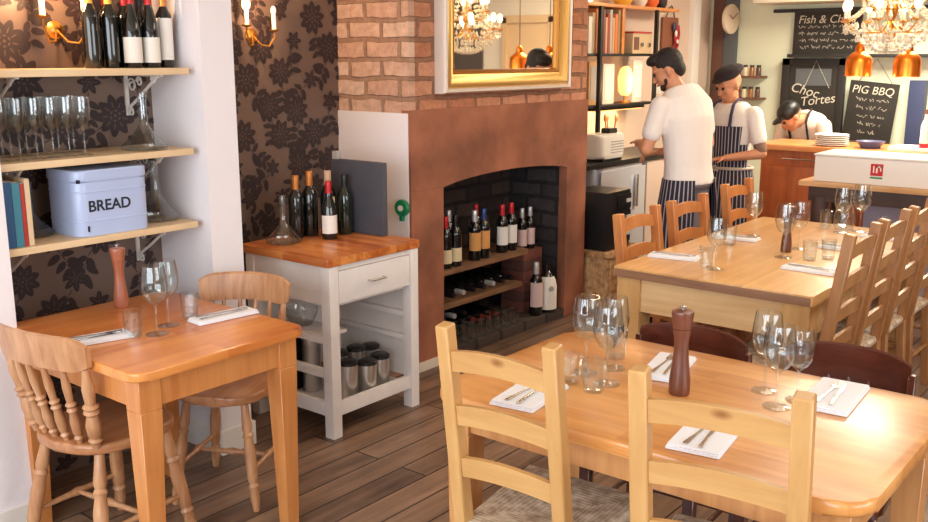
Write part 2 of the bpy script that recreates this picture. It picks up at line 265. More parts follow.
# ---------------------------------------------------------------- mesh builder
class MB:
    def __init__(s): s.bm = bmesh.new(); s.mi = 0
    def _mk(s, fs):
        for f in fs: f.material_index = s.mi
    def box(s, c, d, bev=0, rot=None, mtx=None):
        b = bmesh.new(); bmesh.ops.create_cube(b, size=1); bmesh.ops.scale(b, vec=d, verts=b.verts)
        if bev: bmesh.ops.bevel(b, geom=b.edges[:], offset=min(bev, min(d)*.45), segments=2, affect='EDGES', profile=.7)
        if rot: bmesh.ops.rotate(b, matrix=Euler(rot).to_matrix(), verts=b.verts)
        bmesh.ops.translate(b, vec=c, verts=b.verts)
        if mtx: bmesh.ops.transform(b, matrix=mtx, verts=b.verts)
        s.merge(b); return s
    def b2(s, x0, x1, y0, y1, z0, z1, bev=0): return s.box(((x0+x1)/2, (y0+y1)/2, (z0+z1)/2), (abs(x1-x0), abs(y1-y0), abs(z1-z0)), bev)
    def merge(s, b):
        vm = {}
        for v in b.verts: vm[v] = s.bm.verts.new(v.co)
        for f in b.faces:
            try: g = s.bm.faces.new([vm[v] for v in f.verts]); g.material_index = s.mi
            except ValueError: pass
        b.free()
    def rings(s, rings, caps=True, closed=True):
        vr = [[s.bm.verts.new(p) for p in r] for r in rings]; n = len(vr[0])
        for a, b in zip(vr, vr[1:]):
            for i in range(n if closed else n-1):
                j = (i+1) % n; f = s.bm.faces.new((a[i], a[j], b[j], b[i])); f.material_index = s.mi
        if caps:
            for r, flip in ((vr[0], True), (vr[-1], False)):
                try: f = s.bm.faces.new(r[::-1] if flip else r); f.material_index = s.mi
                except ValueError: pass
        return s
    def lathe(s, prof, c=(0, 0, 0), seg=20, caps=True, axis=None):
        c = Vector(c); q = Vector((0, 0, 1)).rotation_difference(Vector(axis).normalized()) if axis else None
        rs = []
        for r, z in prof:
            ring = []
            for i in range(seg):
                a = 2*math.pi*i/seg; p = Vector((r*math.cos(a), r*math.sin(a), z))
                if q: p = q @ p
                ring.append(c+p)
            rs.append(ring)
        return s.rings(rs, caps)
    def rod(s, p1, p2, r1, r2=None, seg=10):
        p1 = Vector(p1); p2 = Vector(p2); r2 = r1 if r2 is None else r2; L = (p2-p1).length
        return s.lathe([(r1, 0), (r2, L)], p1, seg, True, p2-p1)
    def turned(s, p1, p2, prof, seg=12):     # prof: (t, r)
        p1 = Vector(p1); p2 = Vector(p2); L = (p2-p1).length
        return s.lathe([(r, t*L) for t, r in prof], p1, seg, True, p2-p1)
    def bar(s, p1, p2, w, h, w2=None, h2=None, up=(0, 0, 1), bev=.003):
        p1 = Vector(p1); p2 = Vector(p2); w2 = w2 or w; h2 = h2 or h; d = (p2-p1).normalized(); u = Vector(up)
        a = d.cross(u).normalized(); b = a.cross(d).normalized()
        bb = bmesh.new(); vs = []
        for p, ww, hh in ((p1, w, h), (p2, w2, h2)):
            vs.append([bb.verts.new(p+a*sx*ww/2+b*sy*hh/2) for sx, sy in ((-1, -1), (1, -1), (1, 1), (-1, 1))])
        for i in range(4): j = (i+1) % 4; bb.faces.new((vs[0][i], vs[0][j], vs[1][j], vs[1][i]))
        bb.faces.new(vs[0][::-1]); bb.faces.new(vs[1])
        if bev: bmesh.ops.bevel(bb, geom=bb.edges[:], offset=bev, segments=1, affect='EDGES')
        s.merge(bb); return s
    def tube(s, pts, r, seg=8, r2=None):
        pts = [Vector(p) for p in pts]; rs = []; up = Vector((0.13, .21, 1)).normalized()
        for i, p in enumerate(pts):
            d = (pts[min(i+1, len(pts)-1)]-pts[max(i-1, 0)]).normalized(); a = d.cross(up)
            if a.length < 1e-3: a = d.cross(Vector((1, 0, 0)))
            a.normalize(); b = a.cross(d); rr = r if r2 is None else r+(r2-r)*i/(len(pts)-1)
            rs.append([p+(a*math.cos(2*math.pi*k/seg)+b*math.sin(2*math.pi*k/seg))*rr for k in range(seg)])
        return s.rings(rs)
    def sphere(s, c, r, seg=12):
        r = (r, r, r) if not hasattr(r, '__len__') else r
        b = bmesh.new(); bmesh.ops.create_uvsphere(b, u_segments=seg, v_segments=max(6, seg*2//3), radius=1)
        bmesh.ops.scale(b, vec=r, verts=b.verts); bmesh.ops.translate(b, vec=c, verts=b.verts); s.merge(b); return s
    def prism(s, poly, z0, z1, bev=0, mtx=None):
        b = bmesh.new(); lo = [b.verts.new((x, y, z0)) for x, y in poly]; hi = [b.verts.new((x, y, z1)) for x, y in poly]; n = len(poly)
        for i in range(n): j = (i+1) % n; b.faces.new((lo[i], lo[j], hi[j], hi[i]))
        ft = b.faces.new(hi); fb = b.faces.new(lo[::-1])
        if bev: bmesh.ops.bevel(b, geom=list(ft.edges)+list(fb.edges), offset=bev, segments=3, affect='EDGES', profile=.6)
        if mtx: bmesh.ops.transform(b, matrix=mtx, verts=b.verts)
        s.merge(b); return s
    def build(s, name, m, parent=None, loc=None, rot=None, ang=38):
        me = bpy.data.meshes.new(name); bmesh.ops.recalc_face_normals(s.bm, faces=s.bm.faces[:]); s.bm.to_mesh(me); s.bm.free()
        for x in (m if isinstance(m, (list, tuple)) else [m]): me.materials.append(M[x] if isinstance(x, str) else x)
        for p in me.polygons: p.use_smooth = True
        me.set_sharp_from_angle(angle=R(ang))
        o = bpy.data.objects.new(name, me); COL.objects.link(o)
        if parent: o.parent = parent
        if loc: o.location = loc
        if rot: o.rotation_euler = rot
        return o
def rrect(x0, x1, y0, y1, r, n=6):
    P = []
    for cx, cy, a0 in ((x1-r, y1-r, 0), (x0+r, y1-r, 90), (x0+r, y0+r, 180), (x1-r, y0+r, 270)):
        for i in range(n+1): a = R(a0+90*i/n); P.append((cx+r*math.cos(a), cy+r*math.sin(a)))
    return P
def tag(o, label, cat, group=None, kind=None):
    o['label'] = label; o['category'] = cat
    if group: o['group'] = group
    if kind: o['kind'] = kind
    return o
def thing(name, label, cat, loc=(0, 0, 0), rz=0, group=None):
    o = bpy.data.objects.new(name, None); COL.objects.link(o); o.location = loc; o.rotation_euler = (0, 0, rz)
    o.empty_display_size = .1
    return tag(o, label, cat, group)
def dup(root, loc, rz=None, label=None, group=None, rot=None, sc=None):
    def cp(o, par):
        c = o.copy(); COL.objects.link(c)
        if par: c.parent = par
        for ch in KIDS.get(o.name, [k for k in o.children]): cp(ch, c)
        return c
    r = cp(root, None); r.location = loc
    if rz is not None: r.rotation_euler = (0, 0, rz)
    if rot: r.rotation_euler = rot
    if sc: r.scale = sc if hasattr(sc, '__len__') else (sc, sc, sc)
    if label: r['label'] = label
    if group: r['group'] = group
    return r
KIDS = {}
def struct(name, mb, m, parent=None):
    o = mb.build(name, m, parent)
    if not parent: o['kind'] = 'structure'
    return o
_font = {}
def text(s_, size, m, parent, mtx, name='lettering', shear=0, extr=.0006, bold=0):
    c = bpy.data.curves.new('t', 'FONT'); c.body = s_; c.size = size; c.align_x = 'CENTER'; c.align_y = 'CENTER'; c.extrude = extr; c.shear = shear; c.offset = bold
    o = bpy.data.objects.new('t', c); COL.objects.link(o)
    dg = bpy.context.evaluated_depsgraph_get(); dg.update(); me = bpy.data.meshes.new_from_object(o.evaluated_get(dg)); bpy.data.objects.remove(o)
    me.materials.clear(); me.materials.append(M[m]); me.name = name
    n = bpy.data.objects.new(name, me); COL.objects.link(n); n.parent = parent; n.matrix_local = mtx
    return n
FAC_MY = Matrix(((1, 0, 0, 0), (0, 0, -1, 0), (0, 1, 0, 0), (0, 0, 0, 1)))      # text on a face whose normal is -Y
FAC_MX = Matrix(((0, 0, -1, 0), (-1, 0, 0, 0), (0, 1, 0, 0), (0, 0, 0, 1)))     # text on a face whose normal is -X
def T(x, y, z): return Matrix.Translation((x, y, z))

# ================================================================ SETTING
YF, YA, YP = 3.35, 3.87, 3.26      # chimney front, alcove back, pier front
YK = 4.10; XE = 8.9; CE = 2.72
struct('floor', MB().b2(-1.7, 9.1, -2.2, 4.3, -.06, 0), 'floor')
struct('ceiling', MB().b2(-1.7, 9.1, -2.2, 4.3, CE, CE+.06), 'ceiling')
# front wall with the big shop window (behind the camera) and the opposite side wall
mb = MB(); mb.b2(-1.6, -1.5, -2.1, -1.3, 0, CE); mb.b2(-1.6, -1.5, 3.1, 4.3, 0, CE); mb.b2(-1.6, -1.5, -1.3, 3.1, 0, .5); mb.b2(-1.6, -1.5, -1.3, 3.1, 2.55, CE)
struct('wall_front', mb, 'plaster_white')
mb = MB()
for y in (-1.27, .2, 1.6, 3.07): mb.b2(-1.58, -1.52, y-.03, y+.03, .5, 2.55)
mb.b2(-1.58, -1.52, -1.3, 3.1, .5, .56); mb.b2(-1.58, -1.52, -1.3, 3.1, 2.49, 2.55)
struct('window_1', mb, 'trim_white')
mb = MB(); mb.b2(-1.6, .9, -2.1, -2.0, 0, CE); mb.b2(3.5, 9.0, -2.1, -2.0, 0, CE); mb.b2(.9, 3.5, -2.1, -2, 0, .8); mb.b2(.9, 3.5, -2.1, -2, 2.4, CE)
struct('wall_right', mb, 'plaster_cream')
mb = MB()
for x in (.93, 2.2, 3.47): mb.b2(x-.03, x+.03, -2.08, -2.02, .8, 2.4)
mb.b2(.9, 3.5, -2.08, -2.02, .8, .86); mb.b2(.9, 3.5, -2.08, -2.02, 2.34, 2.4)
struct('window_2', mb, 'trim_white')
# left side: near pier, alcove back walls, pier
struct('wall_left_near', MB().b2(-1.5, 1.54, YP, 3.9, 0, CE), 'plaster_white')
struct('wall_pier', MB().b2(2.38, 2.54, YP, 3.9, 0, CE), 'plaster_white')
struct('baseboard_pier', MB().b2(2.368, 2.552, YP-.014, 3.6, 0, .11, .004), 'trim_white')
struct('baseboard_left', MB().b2(-1.5, 1.55, YP-.014, YP, 0, .11, .004), 'trim_white')
def wallpaper(name, x0, x1, y, z0, z1, seed):
    rnd = random.Random(seed); mb = MB(); mb.b2(x0, x1, y, y+.05, z0, z1); yy = y-.0006; cnt = [0]
    def blob(cx, cz, a, b, ang, mi, dy=0, n=10):
        pts = []
        for i in range(n):
            t = 2*math.pi*i/n; px = a*math.cos(t); pz = b*math.sin(t)*(1-.25*math.cos(t))
            X = cx+px*math.cos(ang)-pz*math.sin(ang); Z = cz+px*math.sin(ang)+pz*math.cos(ang)
            if not (x0+.002 < X < x1-.002 and z0+.002 < Z < z1-.002): return
            pts.append((X, yy-dy-cnt[0]*1.5e-6, Z))
        cnt[0] += 1
        f = mb.bm.faces.new([mb.bm.verts.new(p) for p in pts]); f.material_index = mi
    def flower(cx, cz, r, petals, rot):
        for k in range(petals):
            a = rot+2*math.pi*k/petals; blob(cx+math.cos(a)*r*.60, cz+math.sin(a)*r*.60, r*.42, r*.25, a, 1)
            blob(cx+math.cos(a)*r*.52, cz+math.sin(a)*r*.52, r*.16, r*.035, a, 2, .0004)
        blob(cx, cz, r*.42, r*.42, 0, 1, .0002, 14)
        for k in range(6):
            a = rot+k*1.05; blob(cx+math.cos(a)*r*.24, cz+math.sin(a)*r*.24, r*.09, r*.05, a+1.57, 2, .0006)
        blob(cx, cz, r*.08, r*.08, 0, 2, .0006)
    def stem(pts, wd):
        for (ax, az), (bx, bz) in zip(pts, pts[1:]):
            L = math.hypot(bx-ax, bz-az); blob((ax+bx)/2, (az+bz)/2, L*.52, wd, math.atan2(bz-az, bx-ax), 1, -.0001, 8)
    z = z0+.05; row = 0
    while z < z1+.1:
        x = x0-.1+(row % 2)*.13
        while x < x1+.15:
            cx = x+rnd.uniform(-.03, .03); cz = z+rnd.uniform(-.03, .03); big = (row+int(x*10)) % 3 != 0
            r = rnd.uniform(.070, .088) if big else rnd.uniform(.045, .058)
            flower(cx, cz, r, 9 if big else 6, rnd.uniform(0, 6))
            a = rnd.uniform(3.7, 5.6); pts = [(cx+math.cos(a)*r*.8, cz+math.sin(a)*r*.8)]
            for k in range(4): a += rnd.uniform(-.35, .35); pts.append((pts[-1][0]+.036*math.cos(a), pts[-1][1]+.036*math.sin(a)))
            stem(pts, .0024)
            for k in (1, 2, 3):
                px, pz = pts[k]; 
                for sgn in (-1, 1):
                    aa = a+sgn*rnd.uniform(.7, 1.4); lr = rnd.uniform(.8, 1.35); blob(px+math.cos(aa)*.034*lr, pz+math.sin(aa)*.034*lr, .029*lr, .014*lr, aa, 1)
            x += .225
        z += .155; row += 1
    o = mb.build(name, ['wallpaper', 'wallpaper_flower', 'wallpaper_vein']); o['kind'] = 'structure'
wallpaper('wall_alcove_left', 1.50, 2.40, 3.62, 0, CE, 3)
wallpaper('wall_alcove_right', 2.50, 3.76, YA, 0, CE, 5)
# chimney breast: brick body with a fireplace opening, white plaster low on its side, sandstone surround on its front
OX0, OX1, OZ, HB = 3.975, 5.215, 1.0, .06
mb = MB()
mb.b2(3.76, 5.44, YF, 3.92, 1.42, CE)                       # upper front brick mass
struct('wall_chimney_front', mb, 'brick_front_shaded')
struct('wall_chimney_side', MB().b2(3.715, 3.76, YF, 3.92, 1.40, CE), 'brick_side_lit')
struct('wall_chimney_right', MB().b2(5.40, 5.44, YF+.05, YK, 0, CE), 'plaster_cream')
struct('wall_chimney_plaster', MB().b2(3.705, 3.76, YF+.004, 3.92, 0, 1.41, .006), 'plaster_white')
# sandstone: jambs and a lintel with a slightly arched underside
struct('trim_surround_left_jamb', MB().b2(3.71, OX0, YF-.012, YF+.05, 0, 1.00, .006), 'sandstone')
struct('trim_surround_right_jamb', MB().b2(OX1, 5.45, YF-.012, YF+.05, 0, 1.00, .006), 'sandstone')
n = 14; low = [(OX0+(OX1-OX0)*i/n, 1.0+.045*math.sin(math.pi*i/n)**.7) for i in range(n+1)]
poly = [(3.71, 1.0)]+low+[(5.45, 1.0), (5.45, 1.425), (3.71, 1.425)]
b = MB(); b.prism(poly, -(YF+.05), -(YF-.012), 0, Matrix(((1, 0, 0, 0), (0, 0, -1, 0), (0, 1, 0, 0), (0, 0, 0, 1))))
struct('trim_surround_lintel', b, 'sandstone')
struct('wall_fireback', MB().b2(OX0-.1, OX1+.1, 3.80, 3.85, 0, 1.3), 'soot_brick')
mb = MB(); mb.b2(OX0-.05, OX0, YF+.05, 3.80, 0, 1.3); mb.b2(OX1, OX1+.05, YF+.05, 3.80, 0, 1.3); struct('wall_fireplace_sides', mb, 'soot_side')
struct('wall_fireplace_throat', MB().b2(OX0-.05, OX1+.05, YF+.05, 3.80, 1.12, 1.16), 'soot_side')
struct('floor_hearth', MB().b2(OX0, OX1, YF-.01, 3.80, 0, HB, .004), 'soot_brick')
mb = MB(); mb.b2(5.44, XE, YK, YK+.1, 0, CE); struct('wall_kitchen', mb, 'paint_beige')
struct('baseboard_chimney', MB().b2(3.70, OX0, YF-.03, YF-.0125, 0, .05, .003), 'plaster_cream')
# far wall
struct('wall_back', MB().b2(XE, XE+.1, -2.1, YK+.1, 0, CE), 'mint_wall')
struct('trim_soffit', MB().b2(8.45, XE, 1.3, 3.5, 2.16, CE, .004), 'ceiling')
struct('trim_rail', MB().b2(8.84, 8.90, 1.4, 3.46, 2.09, 2.12), 'dark_frame')
struct('trim_door_jamb', MB().b2(8.44, 8.58, YK-.05, YK, 0, 2.6, .004), 'trim_white')
struct('trim_brown_post', MB().b2(8.85, 8.90, 3.94, 4.05, 0, 2.6, .004), 'brown_dark')
struct('trim_grey_panel', MB().b2(8.86, 8.90, 3.81, 3.94, 0, 2.6, .004), 'grey_panel')
# fireplace-like dark surround on the far wall
mb = MB(); mb.b2(8.74, 8.90, 1.6, 3.27, 1.69, 1.72, .003); o = mb.build('mantel_shelf', 'dark_frame')
tag(o, 'long narrow black shelf across the far kitchen wall above the chalkboards', 'shelf')
struct('wall_back_cream', MB().b2(8.885, 8.899, -.2, 1.55, 0, CE), 'ceiling')
# what the mirror sees: dark recess and panelled doorway on the far wall beyond the frame
struct('trim_dark_panel', MB().b2(8.86, 8.9, -2.0, -.2, 0, CE), cm('dark_panel', (86, 78, 74)))
mb = MB(); mb.b2(8.83, 8.9, .10, .16, 0, 2.12); mb.b2(8.83, 8.9, .72, .78, 0, 2.12); mb.b2(8.83, 8.9, .10, .78, 2.06, 2.14)
struct('door_1', mb, 'tan'); struct('door_panel', MB().b2(8.86, 8.9, .16, .72, 0, 2.06), 'tan', bpy.data.objects['door_1'])

# ================================================================ TABLES
def table(name, label, x0, x1, y0, y1, z, th, mt, ml, apr, leg0, leg1, rad, inset, over, bev, ma=None):
    cx, cy = (x0+x1)/2, (y0+y1)/2; t = thing(name, label, 'table', (cx, cy, 0)); hx, hy = (x1-x0)/2, (y1-y0)/2
    MB().prism(rrect(-hx, hx, -hy, hy, rad), z-th, z, bev).build('tabletop', mt, t)
    ax, ay = hx-over-leg0/2, hy-over-leg0/2
    mb = MB(); a2 = .022
    for sy in (-1, 1): MB().b2(-ax, ax, sy*(ay+leg0*.25)-a2/2, sy*(ay+leg0*.25)+a2/2, z-th-apr, z-th).build('apron', ma or ml, t)
    for sx in (-1, 1): MB().b2(sx*(ax+leg0*.25)-a2/2, sx*(ax+leg0*.25)+a2/2, -ay, ay, z-th-apr, z-th).build('apron', ma or ml, t)
    for sx in (-1, 1):
        for sy in (-1, 1):
            m_ = MB(); m_.bar((sx*ax, sy*ay, z-th), (sx*ax, sy*ay, z-th-apr-.01), leg0, leg0, up=(0, 1, 0), bev=.002)
            d = (leg0-leg1)/2
            m_.bar((sx*ax, sy*ay, z-th-apr-.01), (sx*(ax+d*.3), sy*(ay+d*.3), 0), leg0, leg0, leg1, leg1, up=(0, 1, 0), bev=.002)
            m_.build('leg', ml, t)
    return t
TL = table('dining_table', 'small orange pine table under the wall shelves at left', 1.50, 2.19, 2.47, 3.33, .765, .03, 'pine_orange', 'pine_leftleg', .10, .078, .05, .05, .035, .03, .008)
TN = table('dining_table', 'honey pine table nearest the camera with rounded corners', 1.97, 2.78, .50, 1.72, .765, .036, 'pine_honey', 'pine_honey_z', .085, .08, .055, .09, .06, .04, .014, 'pine_honey_z')
TB = table('dining_table', 'long rustic pine table in the middle of the room', 3.74, 5.50, 1.225, 2.135, .765, .045, 'pine_top', 'pine_pale', .155, .115, .10, .012, .03, .015, .004, 'pine_apron')

M['end_board'] = wood('end_board', (122, 82, 58), (160, 116, 84), 'y', .5, 0)
MB().b2(-.8835, -.8795, -.445, .445, .721, .757, .001).build('end_edge', 'end_board', TB)
# ================================================================ CHAIRS
def ladder_chair(name, label, group, H=1.03, W=.34, slats=4, mw='pine_pale', mr='pine_pale_y', seat_m='rush', lean=.085, z0s=.56, sh=.07, pw=.042):
    t = thing(name, label, 'chair', group=group); sz = .45; bx = -.19; tops = .055 if slats == 3 else .035
    for sy in (-1, 1):
        mb = MB(); y = sy*W/2
        mb.bar((bx-.03, y, 0), (bx, y, sz), pw-.006, pw-.006, pw, pw, up=(0, 1, 0), bev=.003)
        mb.bar((bx, y, sz-.004), (bx-lean, y, H), pw, pw, pw, pw-.004, up=(0, 1, 0), bev=.004)
        mb.build('back_post', mw, t)
    for sy in (-1, 1):
        MB().bar((.2, sy*(W/2+.025), 0), (.2, sy*(W/2+.025), sz+.005), pw-.006, pw-.006, pw-.002, pw-.002, up=(0, 1, 0), bev=.004).build('leg', mw, t)
    span = H-tops-sh-z0s
    for k in range(slats):
        z = z0s+span*k/(slats-1) if slats > 1 else H-.03-sh
        f = (z+sh/2-sz)/(H-sz); x = bx-lean*f; mb = MB(); n = 12; rings = []
        tilt = lean/(H-sz)
        for i in range(n+1):
            u = -1+2*i/n; y = u*(W/2-pw/2+.004); xx = x-.014*(1-u*u); top = sh*(.80+.26*(1-u*u)); bot = .016*(1-u*u)
            rings.append([(xx-.008+tilt*0, y, z+bot), (xx+.008, y, z+bot), (xx+.008-tilt*(top-bot), y, z+top), (xx-.008-tilt*(top-bot), y, z+top)])
        mb.rings(rings).build('slat', mr, t)
    sx0, sx1 = bx-.01, .215
    if seat_m == 'rush':
        mb = MB(); n = 5; prof = []
        hy0, hy1 = W/2-.0, W/2+.045
        # pillowed rush seat: outer rolled rim and four panels dipping to the middle
        cxm = (sx0+sx1)/2; lv = [(1, -.016), (1.02, 0), (.98, .016), (.8, .018), (.5, .012), (.18, .006), (.02, .004)]
        rs = []
        for f_, dz in lv:
            ring = []
            for px, py in ((sx0, -hy0), (sx1, -hy1), (sx1, hy1), (sx0, hy0)):
                ring.append((cxm+(px-cxm)*f_, py*f_, sz+dz))
            R2 = []
            for a, b_ in zip(ring, ring[1:]+ring[:1]):
                for q in range(4): R2.append(tuple(a[i]+(b_[i]-a[i])*q/4 for i in range(3)))
            rs.append(R2)
        mb.rings(rs).build('rush_seat', 'rush', t)
    else:
        MB().prism(rrect(sx0, sx1, -W/2-.04, W/2+.04, .03), sz-.02, sz+.01, .006).build('seat', seat_m, t)
    mb = MB()
    for sy in (-1, 1):
        for z in (.16, .30): mb.rod((bx-.02, sy*(W/2), z), (.2, sy*(W/2+.025), z), .011)
    for z in (.19, .33): mb.rod((.2, -W/2-.02, z), (.2, W/2+.02, z), .011)
    mb.rod((bx-.02, -W/2, .22), (bx-.02, W/2, .22), .011)
    mb.build('stretchers', mw, t)
    return t
def put(t, x, y, deg): t.location = (x, y, 0); t.rotation_euler = (0, 0, R(deg)); return t
gA = 'pale pine ladderback chairs on the near side of the front table'
CH = put(ladder_chair('ladderback_chair', 'pale pine ladderback chair with rush seat at the left near side of the front table', gA, 1.035, .315, 3, z0s=.605), 2.075, 1.36, 3)
dup(CH, (2.09, .82, 0), R(9), 'pale pine ladderback chair with rush seat nearest the bottom right of the photo', sc=(1, 1.1, 1))
gR = 'tall ladderback chairs along the right side of the long table'
CR = put(ladder_chair('ladderback_chair', 'tall brown ladderback chair at the near end of the long table\'s right side', gR, 1.05, .33, 4, 'chair_brown', 'chair_brown'), 3.80, 1.345, 90)
dup(CR, (4.24, 1.345, 0), R(90), 'tall brown ladderback chair second from the near end on the long table\'s right side')
dup(CR, (4.68, 1.345, 0), R(91), 'tall brown ladderback chair third from the near end on the long table\'s right side')
dup(CR, (5.125, 1.34, 0), R(89), 'tall brown ladderback chair farthest away on the long table\'s right side')
gL = 'low orange brown chairs along the left side of the long table'
CL = put(ladder_chair('kitchen_chair', 'low orange-brown chair at the near end of the long table\'s left side', gL, .92, .39, 2, 'chair_orange', 'chair_orange', 'chair_orange', .06, .66, .075, .05), 4.40, 2.13, -90)
dup(CL, (4.98, 2.13, 0), R(-91), 'low orange-brown chair in the middle of the long table\'s left side')
dup(CL, (5.84, 2.20, 0), R(-89), 'low orange-brown chair at the far end of the long table\'s left side')
# dark bentwood chairs
def dark_chair(label):
    t = thing('cafe_chair', label, 'chair', group='dark brown curved back chairs behind the front table'); W = .38; H = .80
    def arc(u): return (-.20-.06*(1-u*u)*1.0, u*W/2)
    mb = MB(); rings = []
    for i in range(17):
        u = -1+2*i/16; x, y = arc(u); h0 = H-.125-.0*(1-u*u); h1 = H-.02*u*u*u*u; 
        rings.append([(x-.011, y, h0), (x+.011, y, h0), (x+.007, y, h1-.006), (x, y, h1), (x-.011, y, h1-.006)])
    mb.rings(rings).build('top_rail', 'mahogany', t)
    for sy in (-1, 1): MB().bar((-.17, sy*.19, 0), (-.202, sy*.194, H-.05), .032, .032, .03, .022, up=(0, 1, 0)).build('back_post', 'mahogany', t)
    for sy in (-1, 1): MB().bar((.19, sy*.18, 0), (.18, sy*.18, .44), .03, .03, .036, .036, up=(0, 1, 0)).build('leg', 'mahogany', t)
    mb = MB()
    for k in range(5):
        u = -.66+.33*k; x, y = arc(u); mb.rod((-.18, y*.85, .46), (x, y, H-.10), .008)
    mb.build('spindles', 'mahogany', t)
    MB().prism(rrect(-.2, .2, -.205, .205, .07), .43, .46, .008).build('seat', 'mahogany', t)
    mb = MB(); mb.rod((.185, -.18, .2), (.185, .18, .2), .009); mb.rod((-.17, -.18, .2), (-.17, .18, .2), .009); mb.rod((.185, .18, .24), (-.175, .18, .24), .009); mb.rod((.185, -.18, .24), (-.175, -.18, .24), .009)
    mb.build('stretchers', 'mahogany', t)
    return t
DC = put(dark_chair('dark brown curved back chair behind the front table, left of the pair'), 2.70, 1.335, 182)
dup(DC, (2.80, .85, 0), R(184), 'dark brown curved back chair behind the front table, right of the pair')
# windsor kitchen chairs
SP = [(0, .009), (.06, .011), (.1, .016), (.13, .010), (.16, .015), (.3, .017), (.42, .012), (.46, .018), (.49, .012), (.53, .018), (.56, .011), (.75, .014), (.9, .010), (1, .008)]
LG = [(0, .014), (.06, .017), (.12, .022), (.2, .018), (.23, .024), (.26, .018), (.3, .023), (.55, .025), (.66, .019), (.69, .025), (.72, .018), (.76, .023), (.9, .018), (1, .016)]
def windsor(label):
    t = thing('spindle_chair', label, 'chair', group='spindle back chairs at the small table'); H = .845
    poly = []
    for i in range(32):
        a = 2*math.pi*i/32; c, s_ = math.cos(a), math.sin(a)
        poly.append((.205*(abs(c)**.75)*(1 if c > 0 else -1), (.205+.012*c)*(abs(s_)**.75)*(1 if s_ > 0 else -1)))
    MB().prism(poly, .425, .462, .013).build('seat', 'elm_seat', t)
    def arc(u, z): f = (z-.46)/(H-.46); return Vector((-.155-.07*f-.05*(1-u*u)*(.4+.6*f), u*(.155+.055*f), z))
    mb = MB(); rings = []
    for i in range(19):
        u = -1.08+2.16*i/18; p = arc(u, H-.06); q = arc(u, H); e = max(0, abs(u)-.8)/.28; hh = .115*(1-.35*e*e); zc = H-.055+.01*(1-u*u)
        rings.append([(p.x-.010, p.y, zc-hh/2), (p.x+.010, p.y, zc-hh/2), (q.x+.012, q.y, zc+hh/2-.008), (q.x+.002, q.y, zc+hh/2), (q.x-.010, q.y, zc+hh/2-.004)])
    mb.rings(rings).build('top_rail', 'elm', t)
    for k in range(4):
        u = -.6+.4*k; MB().turned(arc(u*.95, .455), arc(u, H-.10), SP).build('spindle', 'elm', t)
    for sy in (-1, 1): 
        MB().turned(arc(sy*.98, .455), arc(sy, H-.10), [(a, r*1.5) for a, r in SP]).build('back_post', 'elm', t)
    foot = {}
    for sx in (-1, 1):
        for sy in (-1, 1):
            a = Vector((sx*.135, sy*.135, .43)); b_ = Vector((sx*.20-.01, sy*.195, 0)); foot[(sx, sy)] = (a, b_)
            MB().turned(b_, a, LG).build('leg', 'elm', t)
    mb = MB(); mids = []
    def at(k, z): a, b_ = foot[k]; return b_+(a-b_)*(z/.43)
    for sy in (-1, 1):
        p, q = at((-1, sy), .16), at((1, sy), .16); mids.append((p+q)/2); mb.turned(p, q, [(0, .008), (.4, .011), (.5, .017), (.6, .011), (1, .008)])
    mb.turned(mids[0], mids[1], [(0, .008), (.4, .011), (.5, .016), (.6, .011), (1, .008)])
    mb.build('stretchers', 'elm', t)
    return t
W1 = put(windsor('spindle back wooden chair at the left end of the small table'), 1.655, 2.93, 8)
dup(W1, (2.20, 2.955, 0), R(208), 'spindle back wooden chair turned away behind the small table by the white pier', sc=(.90, .86, .98))

# ================================================================ TABLEWARE
def wine_glass(label, loc, s=1.0, group=None):
    prof = [(.034, 0), (.034, .002), (.012, .006), (.005, .012), (.0038, .03), (.0038, .085), (.008, .093), (.024, .105), (.036, .125), (.0405, .148), (.039, .175), (.033, .215)]
    inner = [(r-.0011, z) for r, z in prof[:6:-1]]+[(.004, .098)]
    o = MB().lathe([(.0001, 0)]+prof+inner, (0, 0, 0), 24, False).build('wine_glass', 'glass'); o.location = loc; o.scale = (s, s, s)
    return tag(o, label, 'wine glass', group)
def tumbler(label, loc, s=1.0, group=None):
    prof = [(.0001, 0), (.027, 0), (.029, .004), (.034, .09), (.033, .0905), (.0315, .088), (.027, .01), (.0001, .009)]
    o = MB().lathe(prof, (0, 0, 0), 12, False).build('tumbler', 'glass', ang=20); o.location = loc; o.scale = (s, s, s)
    return tag(o, label, 'tumbler', group)
_wg = {}
def clone(o, loc, label, group=None, s=None, rot=None):
    c = dup(o, loc, None, label, group)
    if s: c.scale = (s, s, s)
    if rot: c.rotation_euler = rot
    return c
ZT = .766
gW = 'wine glasses on the small table'
WG = wine_glass('tall wine glass on the small table, left of the pair', (1.80, 2.80, ZT), 1.12, gW)
clone(WG, (1.888, 2.862, ZT), 'wine glass on the small table, right and behind its twin', gW, 1.1)
TU = tumbler('cut tumbler beside the left napkin on the small table', (1.735, 2.84, ZT), 1.0, 'tumblers on the small table')
clone(TU, (2.005, 2.90, ZT), 'tumbler behind the right napkin on the small table', 'tumblers on the small table')
for x, y, s, l in ((2.37, 1.435, 1.1, 'leftmost wine glass of the group of three at the left of the front table'), (2.325, 1.335, 1.1, 'middle wine glass of the left group on the front table, bowl in front'), (2.46, 1.39, 1.05, 'wine glass farthest back in the left group on the front table')):
    clone(WG, (x, y, ZT), l, 'left group of wine glasses on the front table', s)
for x, y, s, l in ((2.555, .955, 1.08, 'leftmost wine glass of the right group on the front table'), (2.45, .88, 1.08, 'middle wine glass of the right group on the front table'), (2.54, .855, .95, 'lowest wine glass at the right of the right group on the front table')):
    clone(WG, (x, y, ZT), l, 'right group of wine glasses on the front table', s)
clone(TU, (2.56, 1.44, ZT), 'tumbler behind the left wine glasses on the front table', 'tumblers on the front table', 1.05)
